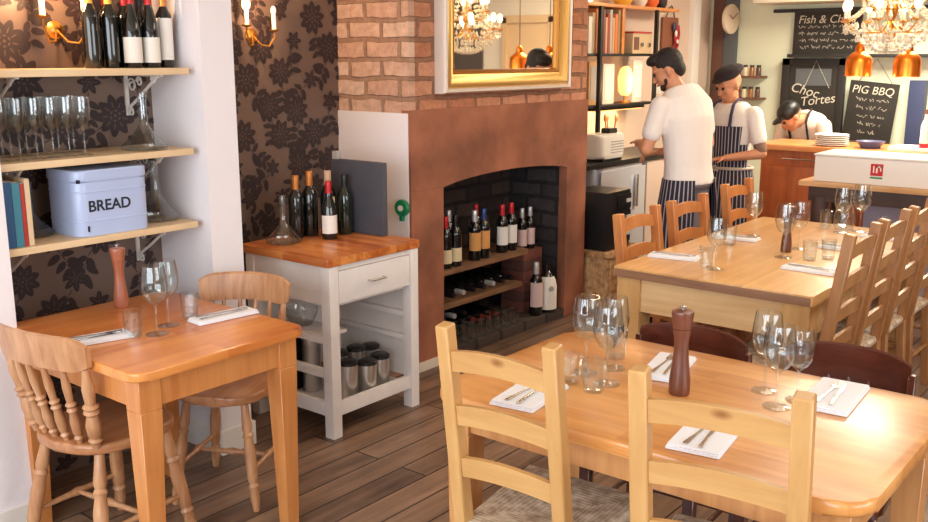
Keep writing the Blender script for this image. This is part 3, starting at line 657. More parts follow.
clone(TU, (2.25, 1.335, ZT), 'nearest tumbler in front of the left wine glasses on the front table', 'tumblers on the front table', 1.05)
clone(TU, (2.27, 1.425, ZT), 'tumbler left of the left wine glasses on the front table', 'tumblers on the front table', .95)
gB = 'wine glasses on the long table'
for x, y, s, l in ((3.96, 1.74, 1.1, 'wine glass nearest the left front corner of the long table'), (4.85, 1.93, 1.1, 'wine glass at the left far side of the long table'), (4.41, 1.60, 1.2, 'wine glass just in front of the dark mill on the long table'), (4.66, 1.62, 1.1, 'wine glass right behind the dark mill on the long table'), (5.34, 1.53, 1.2, 'wine glass beside the carafe at the far end of the long table'), (5.25, 1.60, 1.15, 'wine glass left of the carafe at the far end of the long table')):
    clone(WG, (x, y, ZT), l, gB, s)
gT = 'tumblers on the long table'
for x, y, l in ((4.00, 1.80, 'tumbler on the near left of the long table by the napkin'), (4.55, 1.93, 'tumbler at the middle left of the long table'), (4.42, 1.48, 'tumbler on the right of the long table behind the napkin, left of two'), (4.50, 1.42, 'tumbler on the right of the long table behind the napkin, right of two'), (5.36, 1.72, 'tumbler left of the carafe at the long table\'s far end'), (5.32, 1.40, 'tumbler right of the carafe at the long table\'s far end')):
    clone(TU, (x, y, ZT), l, gT, 1.05)
# carafe
o = MB().lathe([(.0001, 0), (.045, 0), (.055, .02), (.058, .07), (.045, .12), (.03, .15), (.028, .18), (.038, .2), (.037, .2), (.027, .18), (.029, .15), (.044, .12), (.056, .07), (.053, .02), (.0001, .006)], (5.36, 1.62, ZT), 20, False).build('carafe', 'glass')
tag(o, 'round bellied glass carafe at the far end of the long table', 'carafe')
# pepper mills
def mill(label, loc, h, m, r=.03):
    t = thing('pepper_mill', label, 'pepper mill', loc, group='wooden pepper mills')
    P = [(.0001, 0), (r*.95, 0), (r, .02), (r, .16), (r*.92, .24), (r*.78, .36), (r*.68, .48), (r*.66, .56), (r*.72, .64), (r*.82, .70), (r*.85, .735)]
    MB().lathe([(a, b_*h) for a, b_ in P]+[(.0001, .735*h)], seg=24).build('body', m, t)
    P = [(.0001, .74), (r*.84, .74), (r*.90, .78), (r*1.0, .87), (r*1.04, .915), (r*1.0, .935), (r*.7, .945), (.0001, .955)]
    MB().lathe([(a, b_*h) for a, b_ in P], seg=24).build('head', m, t)
    MB().lathe([(.0001, .953*h), (.004, .953*h), (.004, .965*h), (.008, .975*h), (.008, h*.99), (.0001, h)], seg=14).build('knob', 'steel', t)
    return t
mill('tall dark brown wooden pepper mill in the middle of the front table', (2.385, 1.135, ZT), .258, 'mill_wood')
mill('slim reddish wooden pepper mill at the back of the small table', (1.925, 3.22, ZT), .245, 'mill_wood_light', .027)
mill('dark pepper mill in the middle of the long table', (4.55, 1.64, ZT), .24, 'mill_wood', .026)
# napkins with knife and fork
def napkin_set(nl, kl, fl, x, y, deg, L=.23, Wd=.085, cut=True, dark=False):
    t = thing('napkin', nl, 'napkin', (x, y, ZT), R(deg), 'folded white napkins')
    mb = MB()
    for k in range(3):
        mb.prism(rrect(-L/2+.002*k, L/2-.003*k, -Wd/2+.001*k, Wd/2-.002*k, .006, 3), .0045*k+.0004, .0045*k+.0046, .0015)
    mb.build('folded_cloth', 'napkin', t)
    if not cut: return t
    a = R(deg)
    def place(o, lx, ly, lz, da): o.location = (x+lx*math.cos(a)-ly*math.sin(a), y+lx*math.sin(a)+ly*math.cos(a), ZT+lz); o.rotation_euler = (0, 0, a+R(da))
    k = thing('table_knife', kl, 'knife', group='table knives'); place(k, .0, -.012, .0145, 3)
    mb = MB(); mb.prism([(-.105, -.006), (-.02, -.004), (-.02, .004), (-.105, .006)], 0, .004, .001); mb.build('handle', 'steel', k)
    MB().prism([(-.022, -.004), (.06, -.009), (.095, -.004), (.10, .004), (-.022, .004)], .0008, .0024).build('blade', 'steel', k)
    f = thing('table_fork', fl, 'fork', group='table forks'); place(f, .0, .014, .0145, -5)
    MB().prism([(-.1, -.006), (-.09, -.007), (-.03, -.003), (.04, -.003), (.055, -.011), (.063, -.011), (.063, .011), (.055, .011), (.04, .003), (-.03, .003), (-.09, .007), (-.1, .006)], 0, .003).build('handle', 'steel', f)
    for q in range(4): MB().bar((.062, -.0095+.0063*q, .0018), (.1, -.0085+.0057*q, .004), .0028, .002, bev=0).build('tine', 'steel', f)
    return t
def ns(x, y, deg, where, **k): napkin_set('folded white napkin '+where, 'steel table knife lying on the napkin '+where, 'steel table fork lying on the napkin '+where, x, y, deg, **k)
ns(1.62, 2.90, -14, 'at the left of the small table', L=.25, Wd=.09)
ns(2.08, 2.80, -6, 'at the right of the small table', L=.25, Wd=.09)
ns(2.10, 1.45, 8, 'before the left chair at the front table', L=.235, Wd=.135)
ns(2.13, .935, 8, 'before the right ladderback chair at the front table', L=.235, Wd=.135)
ns(2.56, 1.26, 12, 'behind the pepper mill on the front table', L=.25, Wd=.12)
ns(2.62, .78, 4, 'at the right far side of the front table', L=.27, Wd=.135)
ns(4.08, 2.00, -80, 'near the left front corner of the long table', L=.24, Wd=.1)
ns(4.20, 1.40, 88, 'near the right front corner of the long table', L=.24, Wd=.1)
ns(4.72, 1.96, -84, 'at the far left side of the long table', L=.22, Wd=.1)
ns(4.78, 1.44, 84, 'at the middle right side of the long table', L=.22, Wd=.1)
ns(5.22, 1.38, 84, 'at the far right side of the long table', L=.20, Wd=.1)

# ================================================================ BOTTLES
def bottle_proto(kind, glass, foil, label, lw=1.0, lz=(.06, .15), r=.0375, h=.30, detail=True):
    t = bpy.data.objects.new('wine_bottle', None); COL.objects.link(t)
    if kind == 'bordeaux': P = [(.0001, 0), (r*.95, 0), (r, .006), (r, .185), (r*.93, .203), (r*.6, .222), (.0155, .236), (.014, .26), (.014, h-.012)]
    else: P = [(.0001, 0), (r*1.02, 0), (r*1.08, .006), (r*1.08, .135), (r*.9, .175), (r*.62, .205), (.0165, .235), (.014, .262), (.014, h-.012)]
    P += [(.0155, h-.012), (.0155, h-.004), (.013, h), (.0001, h)]
    MB().lathe(P, seg=20).build('glass_body', glass, t)
    if foil: MB().lathe([(.0165 if kind != 'x' else .016, h-.075), (.0160, h-.03), (.0160, h-.002), (.0145, h+.0012), (.0001, h+.0012)], seg=16).build('foil_capsule', foil, t)
    if label:
        rr = r*(1.0 if kind == 'bordeaux' else 1.08)+.0006; mb = MB(); n = 12; a0 = -math.pi*.5*lw
        rs = [[(rr*math.cos(a0+math.pi*lw*i/n), rr*math.sin(a0+math.pi*lw*i/n), z) for i in range(n+1)] for z in lz]
        mb.rings(rs, False, False).build('paper_label', label, t)
    return t
_bp = {}
def bottle(loc, look, label, group, deg=-118, kind='bordeaux', glass='bottle_dark', foil='foil_black', lab=None, lw=.9, lz=(.06, .15), rot=None, s=1.0):
    key = (kind, glass, foil, lab, lw, lz)
    if key not in _bp: _bp[key] = t = bottle_proto(kind, glass, foil, lab, lw, lz)
    else: t = dup(_bp[key], (0, 0, 0))
    t.location = loc; t.rotation_euler = rot or (0, 0, R(deg)); t.scale = (s, s, s)
    return tag(t, label, 'bottle', group)
# top shelf
Z1, Z2, Z3 = 1.655, 1.335, 1.035
g1 = 'wine bottles on the top wall shelf'
def shelf(z, label, bl):
    t = thing('wall_shelf', label, 'shelf', (1.96, 3.46, z), group='pine wall shelves in the left alcove')
    MB().b2(-.415, .385, -.165, .155, -.026, 0, .003).build('board', 'shelf_pine', t)
    return t
def bracket(x, z, label):
    t = thing('shelf_bracket', label, 'bracket', (x, 3.62, z), group='white scrolled shelf brackets')
    mb = MB(); mb.b2(-.008, .008, -.008, 0, -.17, 0); mb.b2(-.008, .008, -.26, 0, -.008, 0)
    mb.tube([(0, -.004, -.16), (0, -.03, -.13), (0, -.10, -.09), (0, -.17, -.045), (0, -.235, -.006)], .006)
    for cy, cz, r0 in ((-.045, -.045, .03), (-.10, -.03, .02), (-.20, -.022, .016), (-.03, -.155, .018)):
        mb.tube([(0, cy+r0*(1-i*.045)*math.cos(i*.6), cz+r0*(1-i*.045)*math.sin(i*.6)) for i in range(15)], .0042, 6)
    mb.build('scrollwork', 'white_iron', t)
for z, l in ((Z1, 'top pine wall shelf holding the wine bottles'), (Z2, 'middle pine wall shelf holding the row of glasses'), (Z3, 'lowest pine wall shelf holding the bread bin')): shelf(z, l, l)
for x, w_ in ((1.675, 'left'), (2.26, 'right')):
    for z, l in ((Z1, 'top'), (Z2, 'middle'), (Z3, 'lowest')): bracket(x, z-.026, 'white scrolled iron bracket at the %s end of the %s wall shelf' % (w_, l))
TB1 = [(2.005, 3.420, dict(foil='foil_yellow'), 'dark wine bottle with yellow capsule, leftmost on the top shelf'),
 (2.045, 3.490, dict(foil='foil_yellow'), 'dark wine bottle with yellow capsule, second from left on the top shelf'),
 (2.085, 3.420, dict(foil='foil_yellow'), 'dark wine bottle with yellow capsule, third from left on the top shelf'),
 (2.120, 3.500, dict(foil='foil_red', lab='label_yellow', lw=.5), 'dark bottle with red capsule and narrow yellow label on the top shelf'),
 (2.160, 3.390, dict(foil='foil_red', lab='label_white', lz=(.02, .115), kind='burgundy'), 'dark bottle with red capsule and wide white label, left of two on the top shelf'),
 (2.190, 3.480, dict(foil='foil_red'), 'dark bottle with red capsule behind the white labelled bottles on the top shelf'),
 (2.240, 3.390, dict(foil='foil_red', lab='label_white', lz=(.02, .115), kind='burgundy'), 'dark bottle with red capsule and wide white label, right of two on the top shelf'),
 (2.265, 3.490, dict(foil='foil_black'), 'all black bottle behind the last bottle on the top shelf'),
 (2.320, 3.410, dict(foil='foil_orange', lab='label_white', lz=(.03, .19), lw=.8), 'dark bottle with tall white label at the right end of the top shelf')]
for x, y, k, l in TB1: bottle((x, y, Z1), None, l, g1, **k).scale = (.86, .86, 1.02)
# glasses on the middle shelf
gs = 'stemmed glasses lined up on the middle wall shelf'
words = ['first', 'second', 'third', 'fourth', 'fifth', 'sixth', 'seventh', 'eighth', 'ninth']
flute = MB().lathe([(.0001, 0), (.03, 0), (.03, .002), (.008, .006), (.004, .015), (.004, .085), (.012, .098), (.026, .12), (.031, .15), (.029, .195), (.028, .195), (.030, .15), (.025, .121), (.011, .100), (.0001, .093)], seg=20, caps=False).build('stem_glass', 'glass')
first = True
for row, yy in (('front', 3.37), ('back', 3.50)):
    for i in range(7):
        lab = 'clear stemmed glass, %s from the right in the %s row on the middle shelf' % (words[i], row)
        loc = (1.915-.062*i+(.03 if row == 'back' else 0), yy, Z2)
        if first: flute.location = loc; flute.scale = (.95, .95, 1.12); tag(flute, lab, 'glass', gs); first = False
        else: dup(flute, loc, 0, lab)
# decanters
def decanter(label, loc, s=1.0, h=.26):
    P = [(.0001, 0), (.085, 0), (.10, .006), (.102, .018), (.08, .04), (.045, .075), (.024, .11), (.019, .15), (.018, .21), (.023, h-.005), (.03, h)]
    P2 = [(max(r-.0015, .0001), z+.0015) for r, z in P[::-1]]
    o = MB().lathe(P+P2, seg=28, caps=False).build('decanter', 'glass'); o.location = loc; o.scale = (s, s, s)
    return tag(o, label, 'decanter', 'wide based glass decanters')
decanter('wide based decanter at the right end of the middle shelf', (2.18, 3.385, Z2), .88)
decanter('wide based decanter left of the bread bin on the lowest shelf', (1.745, 3.50, Z3), .80)
decanter('wide based decanter right of the bread bin on the lowest shelf', (2.255, 3.45, Z3), .95)
# books at the left of lowest shelf
for i, (nm, c, wd, hh) in enumerate((('blue', (36, 84, 132), .03, .235), ('teal', (60, 130, 150), .03, .23), ('red', (176, 50, 40), .016, .225), ('cream', (222, 196, 160), .02, .24))):
    x = 1.565+sum((.03, .03, .016, .02)[:i])
    t = thing('book', '%s spined book standing at the left end of the lowest shelf' % nm, 'book', (x+wd/2, 3.40, Z3+.0004), 0, 'books beside the decanter on the lowest shelf')
    MB().b2(-wd/2+.0005, wd/2-.0005, -.085, .085, 0, hh, .002).build('cover', cm('book_'+nm, c, rough=.5), t)
    MB().b2(-wd/2+.003, wd/2-.003, -.08, .0855, .003, hh+.0005).build('pages', 'paper', t)
# bread bin
t = thing('bread_bin', 'pale blue enamel bread bin lettered BREAD on the lowest shelf', 'bread bin', (1.985, 3.425, Z3), R(0))
P = rrect(-.155, .155, -.115, .115, .045, 6)
MB().prism(P, .0005, .205, .004).build('bin_body', 'enamel', t)
P = rrect(-.158, .158, -.118, .118, .046, 6); MB().prism(P, .206, .25, .01).build('lid', 'enamel', t)
mb = MB()
for z in (.055, .165): mb.prism(rrect(-.157, .157, -.117, .117, .046, 6), z, z+.006, .002)
mb.build('raised_band', 'enamel', t)
mb = MB(); mb.box((-.115, -.1153, .03), (.008, .002, .022), .001); mb.box((-.14, -.108, .21), (.012, .012, .014), .004); mb.build('chipped_enamel', 'enamel_black', t)
text('BREAD', .058, 'enamel_black', t, T(-.022, -.1158, .112) @ FAC_MY, bold=.0012)
# sconces
def sconce(label, x, y, z, flip=1):
    t = thing('wall_sconce', label, 'wall lamp', (x, y, z), group='candle style wall lamps on the wallpaper')
    MB().lathe([(.0001, 0), (.035, 0), (.035, .008), (.015, .02), (.0001, .02)], seg=16, axis=(0, -1, 0)).build('back_plate', 'brass', t)
    for k, dx in enumerate((-.085*flip, .085*flip)):
        dz = .02 if k == 0 else .0
        a = MB().tube([(0, -.015, 0), (dx*.3, -.05, -.045), (dx*.7, -.07, -.05), (dx, -.08, -.01+dz), (dx, -.08, .02+dz)], .0045).build('arm', 'gold_dark', t)
        MB().lathe([(.006, .018+dz), (.022, .024+dz), (.024, .03+dz), (.01, .03+dz)], (dx, -.08, 0), 14).build('drip_cup', 'gold_dark', a)
        MB().lathe([(.0001, .03+dz), (.011, .03+dz), (.011, .10+dz), (.0001, .10+dz)], (dx, -.08, 0), 12).build('candle_tube', 'candle_tube', a)
        if k == 0: MB().sphere((dx, -.08, .125+dz), (.02, .02, .03)).build('bulb', 'bulb_soft', a)
        else: MB().sphere((dx, -.08, .12+dz), (.014, .014, .024)).build('bulb', 'candle_tube', a)
    L = light('POINT', 'sconce_light', (x-.085*flip, y-.14, z+.155), 10, (1, .62, .32), .03); 
    return t
sconce('lit wall lamp with candle tubes above the top shelf at the upper left', 1.97, 3.62, 1.80)
sconce('lit wall lamp on the dark floral wallpaper between pier and chimney', 3.125, YA, 1.80)

# ================================================================ WORK CABINET IN THE RIGHT ALCOVE
t = thing('butcher_block_cabinet', 'white painted kitchen trolley with oak block top, one drawer and open shelf', 'cabinet', (3.085, 3.285, 0))
hx, hy, zt = .292, .285, .80
MB().prism(rrect(-hx-.015, hx+.012, -hy-.006, hy+.02, .012), zt, zt+.036, .004).build('block_top', 'butcher', t)
for sx in (-1, 1):
    for sy in (-1, 1): MB().b2(sx*hx-(.055 if sx > 0 else 0), sx*hx+(.055 if sx < 0 else 0), sy*hy-(.055 if sy > 0 else 0), sy*hy+(.055 if sy < 0 else 0), 0, zt, .003).build('leg', 'white_paint', t)
MB().b2(-hx+.05, hx-.05, -hy+.008, -hy+.03, .775, zt-.001).build('top_rail', 'white_paint', t)
d = MB().b2(-hx+.058, hx-.058, -hy+.002, -hy+.03, .625, .772, .003).build('drawer_front', 'white_paint', t)
mb = MB(); mb.tube([(-.05, -hy+.002, .70), (-.045, -hy-.02, .70), (.045, -hy-.02, .70), (.05, -hy+.002, .70)], .005); mb.build('handle', 'steel', d)
mb = MB(); mb.b2(-hx+.008, -hx+.03, -hy+.05, hy-.05, .62, zt-.001); mb.b2(hx-.03, hx-.008, -hy+.05, hy-.05, .15, zt-.001); mb.b2(-hx+.05, hx-.05, hy-.03, hy-.008, .15, zt-.001); mb.build('side_panel', 'white_paint', t)
mb = MB(); mb.b2(-hx+.05, hx-.05, -hy+.05, hy-.05, .60, .62); mb.build('drawer_runner_board', 'white_paint', t)
for z0 in (.44, .28): MB().b2(-hx+.006, -hx+.04, -hy+.05, hy-.05, z0, z0+.035, .002).build('side_rail', 'white_paint', t)
for z0 in (.44, .56): MB().b2(hx-.055, hx-.03, -hy+.05, hy-.05, z0-.1, z0-.075, .002).build('side_rail', 'white_paint', t)
mb = MB(); mb.b2(-hx+.05, hx-.05, -hy+.008, -hy+.03, .10, .165, .002); mb.build('bottom_rail', 'white_paint', t)
mb = MB(); mb.b2(-hx+.008, -hx+.03, -hy+.05, hy-.05, .10, .165, .002); mb.build('bottom_rail', 'white_paint', t)
MB().b2(-hx+.03, hx-.03, -hy+.03, hy-.03, .10, .12).build('bottom_shelf', 'white_paint', t)
MB().b2(-hx+.042, -.08, -hy+.12, hy-.05, .44, .455).build('half_shelf', 'white_paint', t)
def canister(label, x, y, h, m='brushed'):
    t = thing('canister', label, 'canister', (x, y, .1205), group='steel canisters in the white trolley')
    MB().lathe([(.0001, 0), (.043, 0), (.045, .004), (.045, h), (.0001, h)], seg=24).build('tin_body', m, t)
    MB().lathe([(.0001, h), (.047, h), (.047, h+.015), (.04, h+.02), (.0001, h+.02)], seg=24).build('lid', 'black_lid', t)
for i, (x, y, h, w_) in enumerate(((2.990, 3.10, .17, 'front left'), (3.095, 3.08, .15, 'front middle'), (3.205, 3.10, .15, 'front right'), (3.040, 3.22, .18, 'second row left'), (3.150, 3.21, .18, 'second row middle'), (3.260, 3.22, .16, 'second row right'), (2.970, 3.33, .28, 'tall, back left'))):
    canister('steel canister with black lid, %s in the white trolley' % w_, x, y, h)
o = MB().b2(2.885, 3.03, 3.38, 3.50, .121, .40, .01).build('black_box', 'black_plastic'); tag(o, 'black upright box at the back of the white trolley', 'box')
o = MB().lathe([(.0001, 0), (.05, 0), (.075, .05), (.08, .09), (.078, .09), (.072, .05), (.048, .003), (.0001, .003)], (2.925, 3.34, .4565), 20, False).build('glass_bowl', 'glass'); tag(o, 'glass bowl on the inner shelf of the white trolley', 'bowl')
ZC = .837
g2 = 'wine bottles on the butcher block top'
bottle((3.065, 3.51, ZC), None, 'dark bottle with orange capsule, leftmost on the butcher block', g2, foil='foil_orange')
bottle((3.145, 3.50, ZC), None, 'dark bottle with orange capsule beside the leftmost on the butcher block', g2, foil='foil_orange', s=1.05)
bottle((3.14, 3.36, ZC), None, 'dark bottle with red capsule and white label at the front of the butcher block', g2, foil='foil_red', lab='label_white', lz=(.03, .125), kind='burgundy', s=.93)
bottle((3.23, 3.46, ZC), None, 'dark bottle with cork capsule and narrow label on the butcher block', g2, foil='cork', lab='label_cream', lw=.45, lz=(.06, .18), s=1.04)
bottle((3.285, 3.40, ZC), None, 'dark green bottle nearest the slate board on the butcher block', g2, foil='foil_black', glass='bottle_green', s=.98)
d = decanter('clear decanter at the left back of the butcher block', (2.93, 3.45, ZC), .86)
# slate board leaning on the plaster side
t = thing('slate_board', 'dark grey slate slab leaning against the white plaster behind the bottles', 'board', (3.585, 3.50, ZC), 0)
t.location = (3.25, 3.365, .0)
MB().box((.10, .0, 1.0165), (.032, .36, .36), .006).build('slab', 'slate', t)
MB().b2(.085, .115, .135, .17, 1.19, 1.235, .003).build('clip', 'label_grey', t)
# green round gadget on the surround edge
t = thing('tape_dispenser', 'small round bright green gadget fixed at the edge of the stone surround', 'gadget', (3.706, 3.39, .915), 0)
MB().lathe([(.0001, 0), (.04, 0), (.045, .006), (.045, .022), (.04, .028), (.0001, .028)], seg=24, axis=(-1, -.1, 0)).build('disc', 'green', t)
MB().box((-.014, 0, -.055), (.022, .022, .03), .004).build('handle', 'green', t)
MB().lathe([(.0001, .0285), (.016, .0285), (.016, .032), (.0001, .032)], seg=16, axis=(-1, -.1, 0)).build('hub', 'label_white', t)

# ================================================================ MIRROR
t = thing('wall_mirror', 'large gilt framed mirror hanging on the brick chimney breast', 'mirror', (4.53, YF, 1.505))
W2 = .615; HH = 1.15
def frame_ring(mb, prof, x0, x1, z0, z1):   # prof: (inset, out)
    rs = []
    for ins, out in prof: rs.append([(x0+ins, -out, z0+ins), (x1-ins, -out, z0+ins), (x1-ins, -out, z1-ins), (x0+ins, -out, z1-ins)])
    rs.append(rs[0])
    return mb.rings(rs, False)
frame_ring(MB(), [(0, .002), (0, .055), (.008, .075), (.022, .078), (.028, .068), (.028, .002)], -W2, W2, 0, HH).build('outer_moulding', 'silvered_wood', t)
frame_ring(MB(), [(.027, .004), (.027, .064), (.04, .075), (.058, .074), (.085, .048), (.10, .044), (.10, .004)], -W2, W2, 0, HH).build('gilt_moulding', 'gold', t, ang=60)
frame_ring(MB(), [(.099, .004), (.099, .043), (.108, .046), (.118, .04), (.124, .026), (.124, .004)], -W2, W2, 0, HH).build('inner_moulding', 'gold_dark', t)
MB().b2(-W2+.12, W2-.12, -.022, -.014, .12, HH-.12).build('mirror_glass', 'mirror', t)
MB().b2(-W2+.03, W2-.03, -.012, -.001, .03, HH-.03).build('backing', 'dark_frame', t)

# ================================================================ FIREPLACE CONTENTS
def plank(label, z, y0, y1, th=.028, x1=None):
    t = MB().b2(OX0+.002, x1 or OX1-.002, y0, y1, z-th, z, .004).build('fireplace_shelf', 'old_plank'); tag(t, label, 'shelf', 'rough plank shelves in the fireplace')
plank('upper rough plank shelf across the fireplace holding standing bottles', .50, 3.43, 3.76, .035, 4.92)
plank('lower rough plank shelf in the fireplace holding lying bottles', .29, 3.44, 3.79, .03, 4.88)
gf = 'bottles standing on the fireplace shelf'
FB = [(4.145, 3.470, dict(foil='foil_red', lab='label_cream', lz=(.03, .11)), 'bottle with red capsule and cream label, leftmost in the fireplace'),
 (4.235, 3.470, dict(foil='foil_black', lab='label_cream', lz=(.03, .11)), 'bottle with black capsule and cream label beside the leftmost in the fireplace'),
 (4.200, 3.600, dict(foil='foil_red'), 'bottle with red capsule behind the cream labels in the fireplace'),
 (4.330, 3.600, dict(foil='foil_silver'), 'unlabelled bottle with silver capsule left of the orange labels in the fireplace'),
 (4.430, 3.480, dict(foil='foil_silver', lab='label_orange', lz=(.06, .17)), 'bottle with silver capsule and orange label in the fireplace'),
 (4.520, 3.480, dict(foil='foil_blue', lab='label_orange', lz=(.06, .17)), 'bottle with blue capsule and orange label in the fireplace'),
 (4.620, 3.620, dict(foil='foil_red', lab='label_grey', lz=(.06, .16)), 'bottle with red capsule and grey label behind in the fireplace'),
 (4.720, 3.490, dict(foil='foil_red', lab='label_white', lz=(.05, .165)), 'bottle with red capsule and white label, left of two in the fireplace'),
 (4.815, 3.490, dict(foil='foil_red', lab='label_white', lz=(.05, .165)), 'bottle with red capsule and white label, right of two in the fireplace')]
for x, y, k, l in FB: bottle((x, y, .5005), None, l, gf, s=1.0, **k)
t = thing('brick_stack', 'stack of loose red bricks at the right inside the fireplace', 'bricks', (5.05, 3.57, HB+.0005))
k = 0
for z in range(6):
    m_ = MB().b2(-.105, .105, -.09, .09, z*.068, z*.068+.066, .004).build('brick', cm('loose_brick_%d' % (z % 3), ((112, 64, 54), (92, 56, 50), (126, 74, 60))[z % 3], rough=.9, bump=.4, bscale=30), t)
zt = HB+6*.068
bottle((4.99, 3.53, zt+.001), None, 'bottle with white capsule and pinkish label on the brick stack, left of two', gf, foil='foil_silver', lab='label_pink', lz=(.03, .15), s=.9)
bottle((5.08, 3.53, zt+.001), None, 'bottle with white capsule and pinkish label on the brick stack, right of two', gf, foil='foil_silver', lab='label_pink', lz=(.03, .15), s=.9)
bottle((5.11, 3.725, HB+.0005), None, 'bottle with red capsule behind the brick stack in the fireplace', gf, foil='foil_red', s=1.25)
bottle((4.965, 3.395, HB+.0005), None, 'tall bottle with pale label standing on the hearth before the bricks', 'bottles standing on the hearth', foil='foil_silver', lab='label_pink', lz=(.05, .19), s=1.15)
t = thing('magnum_bottle', 'stout bottle covered by a tall rounded white label on the hearth', 'bottle', (5.09, 3.395, HB+.0005), R(-120))
MB().lathe([(.0001, 0), (.062, 0), (.065, .01), (.065, .17), (.055, .21), (.035, .25), (.018, .27), (.018, .31), (.0001, .31)], seg=24).build('glass_body', 'bottle_dark', t)
mb = MB(); rs = [[(rr*math.cos(-1.2+2.4*i/12), rr*math.sin(-1.2+2.4*i/12), z) for i in range(13)] for z, rr in ((.02, .0657), (.17, .0657), (.21, .0562), (.235, .0445))]
mb.rings(rs, False, False).build('paper_label', 'label_white', t); MB().lathe([(.0001, 0), (.018, 0), (.018, .001), (.0001, .001)], (.066, 0, .16), 16, axis=(1, 0, 0)).build('label_seal', 'label_grey', t)
# lying bottles, necks forward
gl = 'bottles lying on the lower fireplace shelf'
for i in range(8):
    x = 4.09+.098*i
    bottle((x, 3.745, .2905+.038), None, 'dark bottle lying neck forward on the lower fireplace shelf, %s from the left' % words[i], gl, foil=('foil_black', 'foil_black', 'foil_silver')[i % 3], rot=(R(90), 0, 0), s=1.0)
gh = 'bottles lying on the hearth'
for i in range(7):
    x = 4.10+.098*i
    bottle((x, 3.785, HB+.0395), None, 'dark bottle lying at the back of the hearth, %s from the left' % words[i], gh, foil='foil_red' if i > 3 else 'foil_black', rot=(R(90), 0, 0), s=1.0)
for i in range(3):
    bottle((4.15+.098*i, 3.785, HB+.0395+.086), None, 'dark bottle lying on top of the hearth bottles, %s from the left' % words[i], gh, foil='foil_silver' if i == 1 else 'foil_black', rot=(R(90), 0, 0))
gg = 'small glasses on the hearth'
for r_ in range(2):
    for i in range(7):
        clone(TU, (4.20+.082*i+.02*r_, 3.375+.08*r_, HB+.0005), 'small clear glass on the hearth, %s from the left in the %s row' % (words[i], ('front', 'back')[r_]), gg, 1.05)

# ================================================================ KITCHEN SIDE (beyond the chimney)
t = thing('wicker_basket', 'square wicker basket on the floor behind the long table\'s left side', 'basket', (5.74, 3.36, 0))
MB().prism(rrect(-.22, .22, -.17, .17, .03), 0, .36, .01).build('woven_body', 'wicker', t); mb = MB(); mb.prism(rrect(-.23, .23, -.18, .18, .035), .361, .40, .012); mb.build('lid', 'wicker', t)
t = thing('drawer_unit', 'black metal drawer unit standing on the wicker basket', 'drawers', (5.74, 3.37, .4005))
MB().b2(-.19, .13, -.14, .16, 0, .40, .008).build('casing', 'black_plastic', t)
for k in range(3):
    d = MB().b2(-.05, .12, -.152, -.14, .04+.115*k, .145+.115*k, .004).build('drawer', 'black_metal', t); MB().b2(.05, .105, -.162, -.152, .085+.115*k, .11+.115*k, .003).build('handle', 'label_white', d)
t = thing('counter_unit', 'pale grey appliance unit with black worktop behind the white shirted man', 'counter', (6.72, 3.86, 0))
MB().b2(-1.2, .75, -.25, .235, .89, .93, .006).build('worktop', 'black_plastic', t)
MB().prism(rrect(-.62, .1, -.23, .2, .08), .05, .885, .01).build('fridge_body', 'fridge', t)
d = MB().b2(-.60, .08, -.243, -.232, .1, .86, .01).build('fridge_door', 'fridge', t); MB().b2(-.1, -.07, -.27, -.243, .55, .8, .005).build('handle', 'steel', d)
MB().b2(.13, .72, -.23, .2, .05, .885, .005).build('cupboard', 'paint_beige', t)
# white machine on worktop
t = thing('bread_slicer', 'white rounded counter machine with vented side on the black worktop', 'machine', (6.33, 3.72, .9305))
MB().prism(rrect(-.2, .17, -.09, .09, .06), .02, .2, .03).build('casing', 'white_plastic', t)
for k in range(5): MB().b2(-.06, .13, -.0935, -.0895, .06+.02*k, .066+.02*k).build('vent', 'label_grey', t)
mb = MB(); mb.b2(-.14, .14, -.07, .07, 0, .02); mb.build('foot', 'black_plastic', t); MB().box((.06, 0, .215), (.12, .08, .05), .02).build('top_lever', 'black_plastic', t)
# shelving: black posts and shelf boards
t = thing('shelving_rack', 'black metal shelving rack on the kitchen wall above the worktop', 'shelving', (6.9, 3.97, 0))
X0 = 6.25-6.9; X1 = 7.35-6.9
for z in (1.72, 1.33): MB().b2(X0, X1, -.12, .12, z-.02, z, .003).build('shelf_board', 'black_metal', t)
for x in (X0+.16, X1-.05): MB().b2(x-.015, x+.015, -.15, -.1205, .931, 2.07, .003).build('upright', 'black_metal', t)
t = MB().b2(6.1, 7.75, 3.86, 4.10, 2.07, 2.095, .003).build('plank_shelf', 'bar_wood'); tag(t, 'top plank shelf with bowls on the beige kitchen wall', 'shelf')
bk = [('white', (232, 222, 208), .05), ('cream', (222, 200, 166), .035), ('orange', (206, 120, 62), .03), ('dark grey', (84, 80, 88), .035), ('lilac', (150, 130, 142), .03), ('brown', (120, 72, 50), .028), ('pink', (206, 150, 130), .03), ('red', (168, 66, 48), .026), ('silver', (180, 172, 160), .035), ('tan', (204, 160, 112), .03), ('bright orange', (218, 116, 60), .04), ('olive', (150, 130, 90), .03)]
x = 6.30
for i, (nm, c, wd) in enumerate(bk):
    hh = .27+.03*((i*7) % 3)
    b_ = thing('cookbook', '%s spined cookbook in the row on the upper black shelf' % nm, 'book', (x+wd/2+.002, 3.96, 1.7205), 0, 'cookbooks on the upper black shelf')
    MB().b2(-wd/2, wd/2, -.09, .09, 0, hh, .002).build('cover', cm('cook_'+nm, c, rough=.5), b_); MB().b2(-wd/2+.004, wd/2-.004, -.085, .0905, .004, hh+.0006).build('pages', 'paper', b_)
    x += wd+.006
MBd = MB().b2(x+.03, x+.07, 3.87, 4.06, 1.7205, 2.069, .002).build('wooden_divider', 'bar_wood'); tag(MBd, 'upright wooden divider between the cookbooks and the radio', 'board')
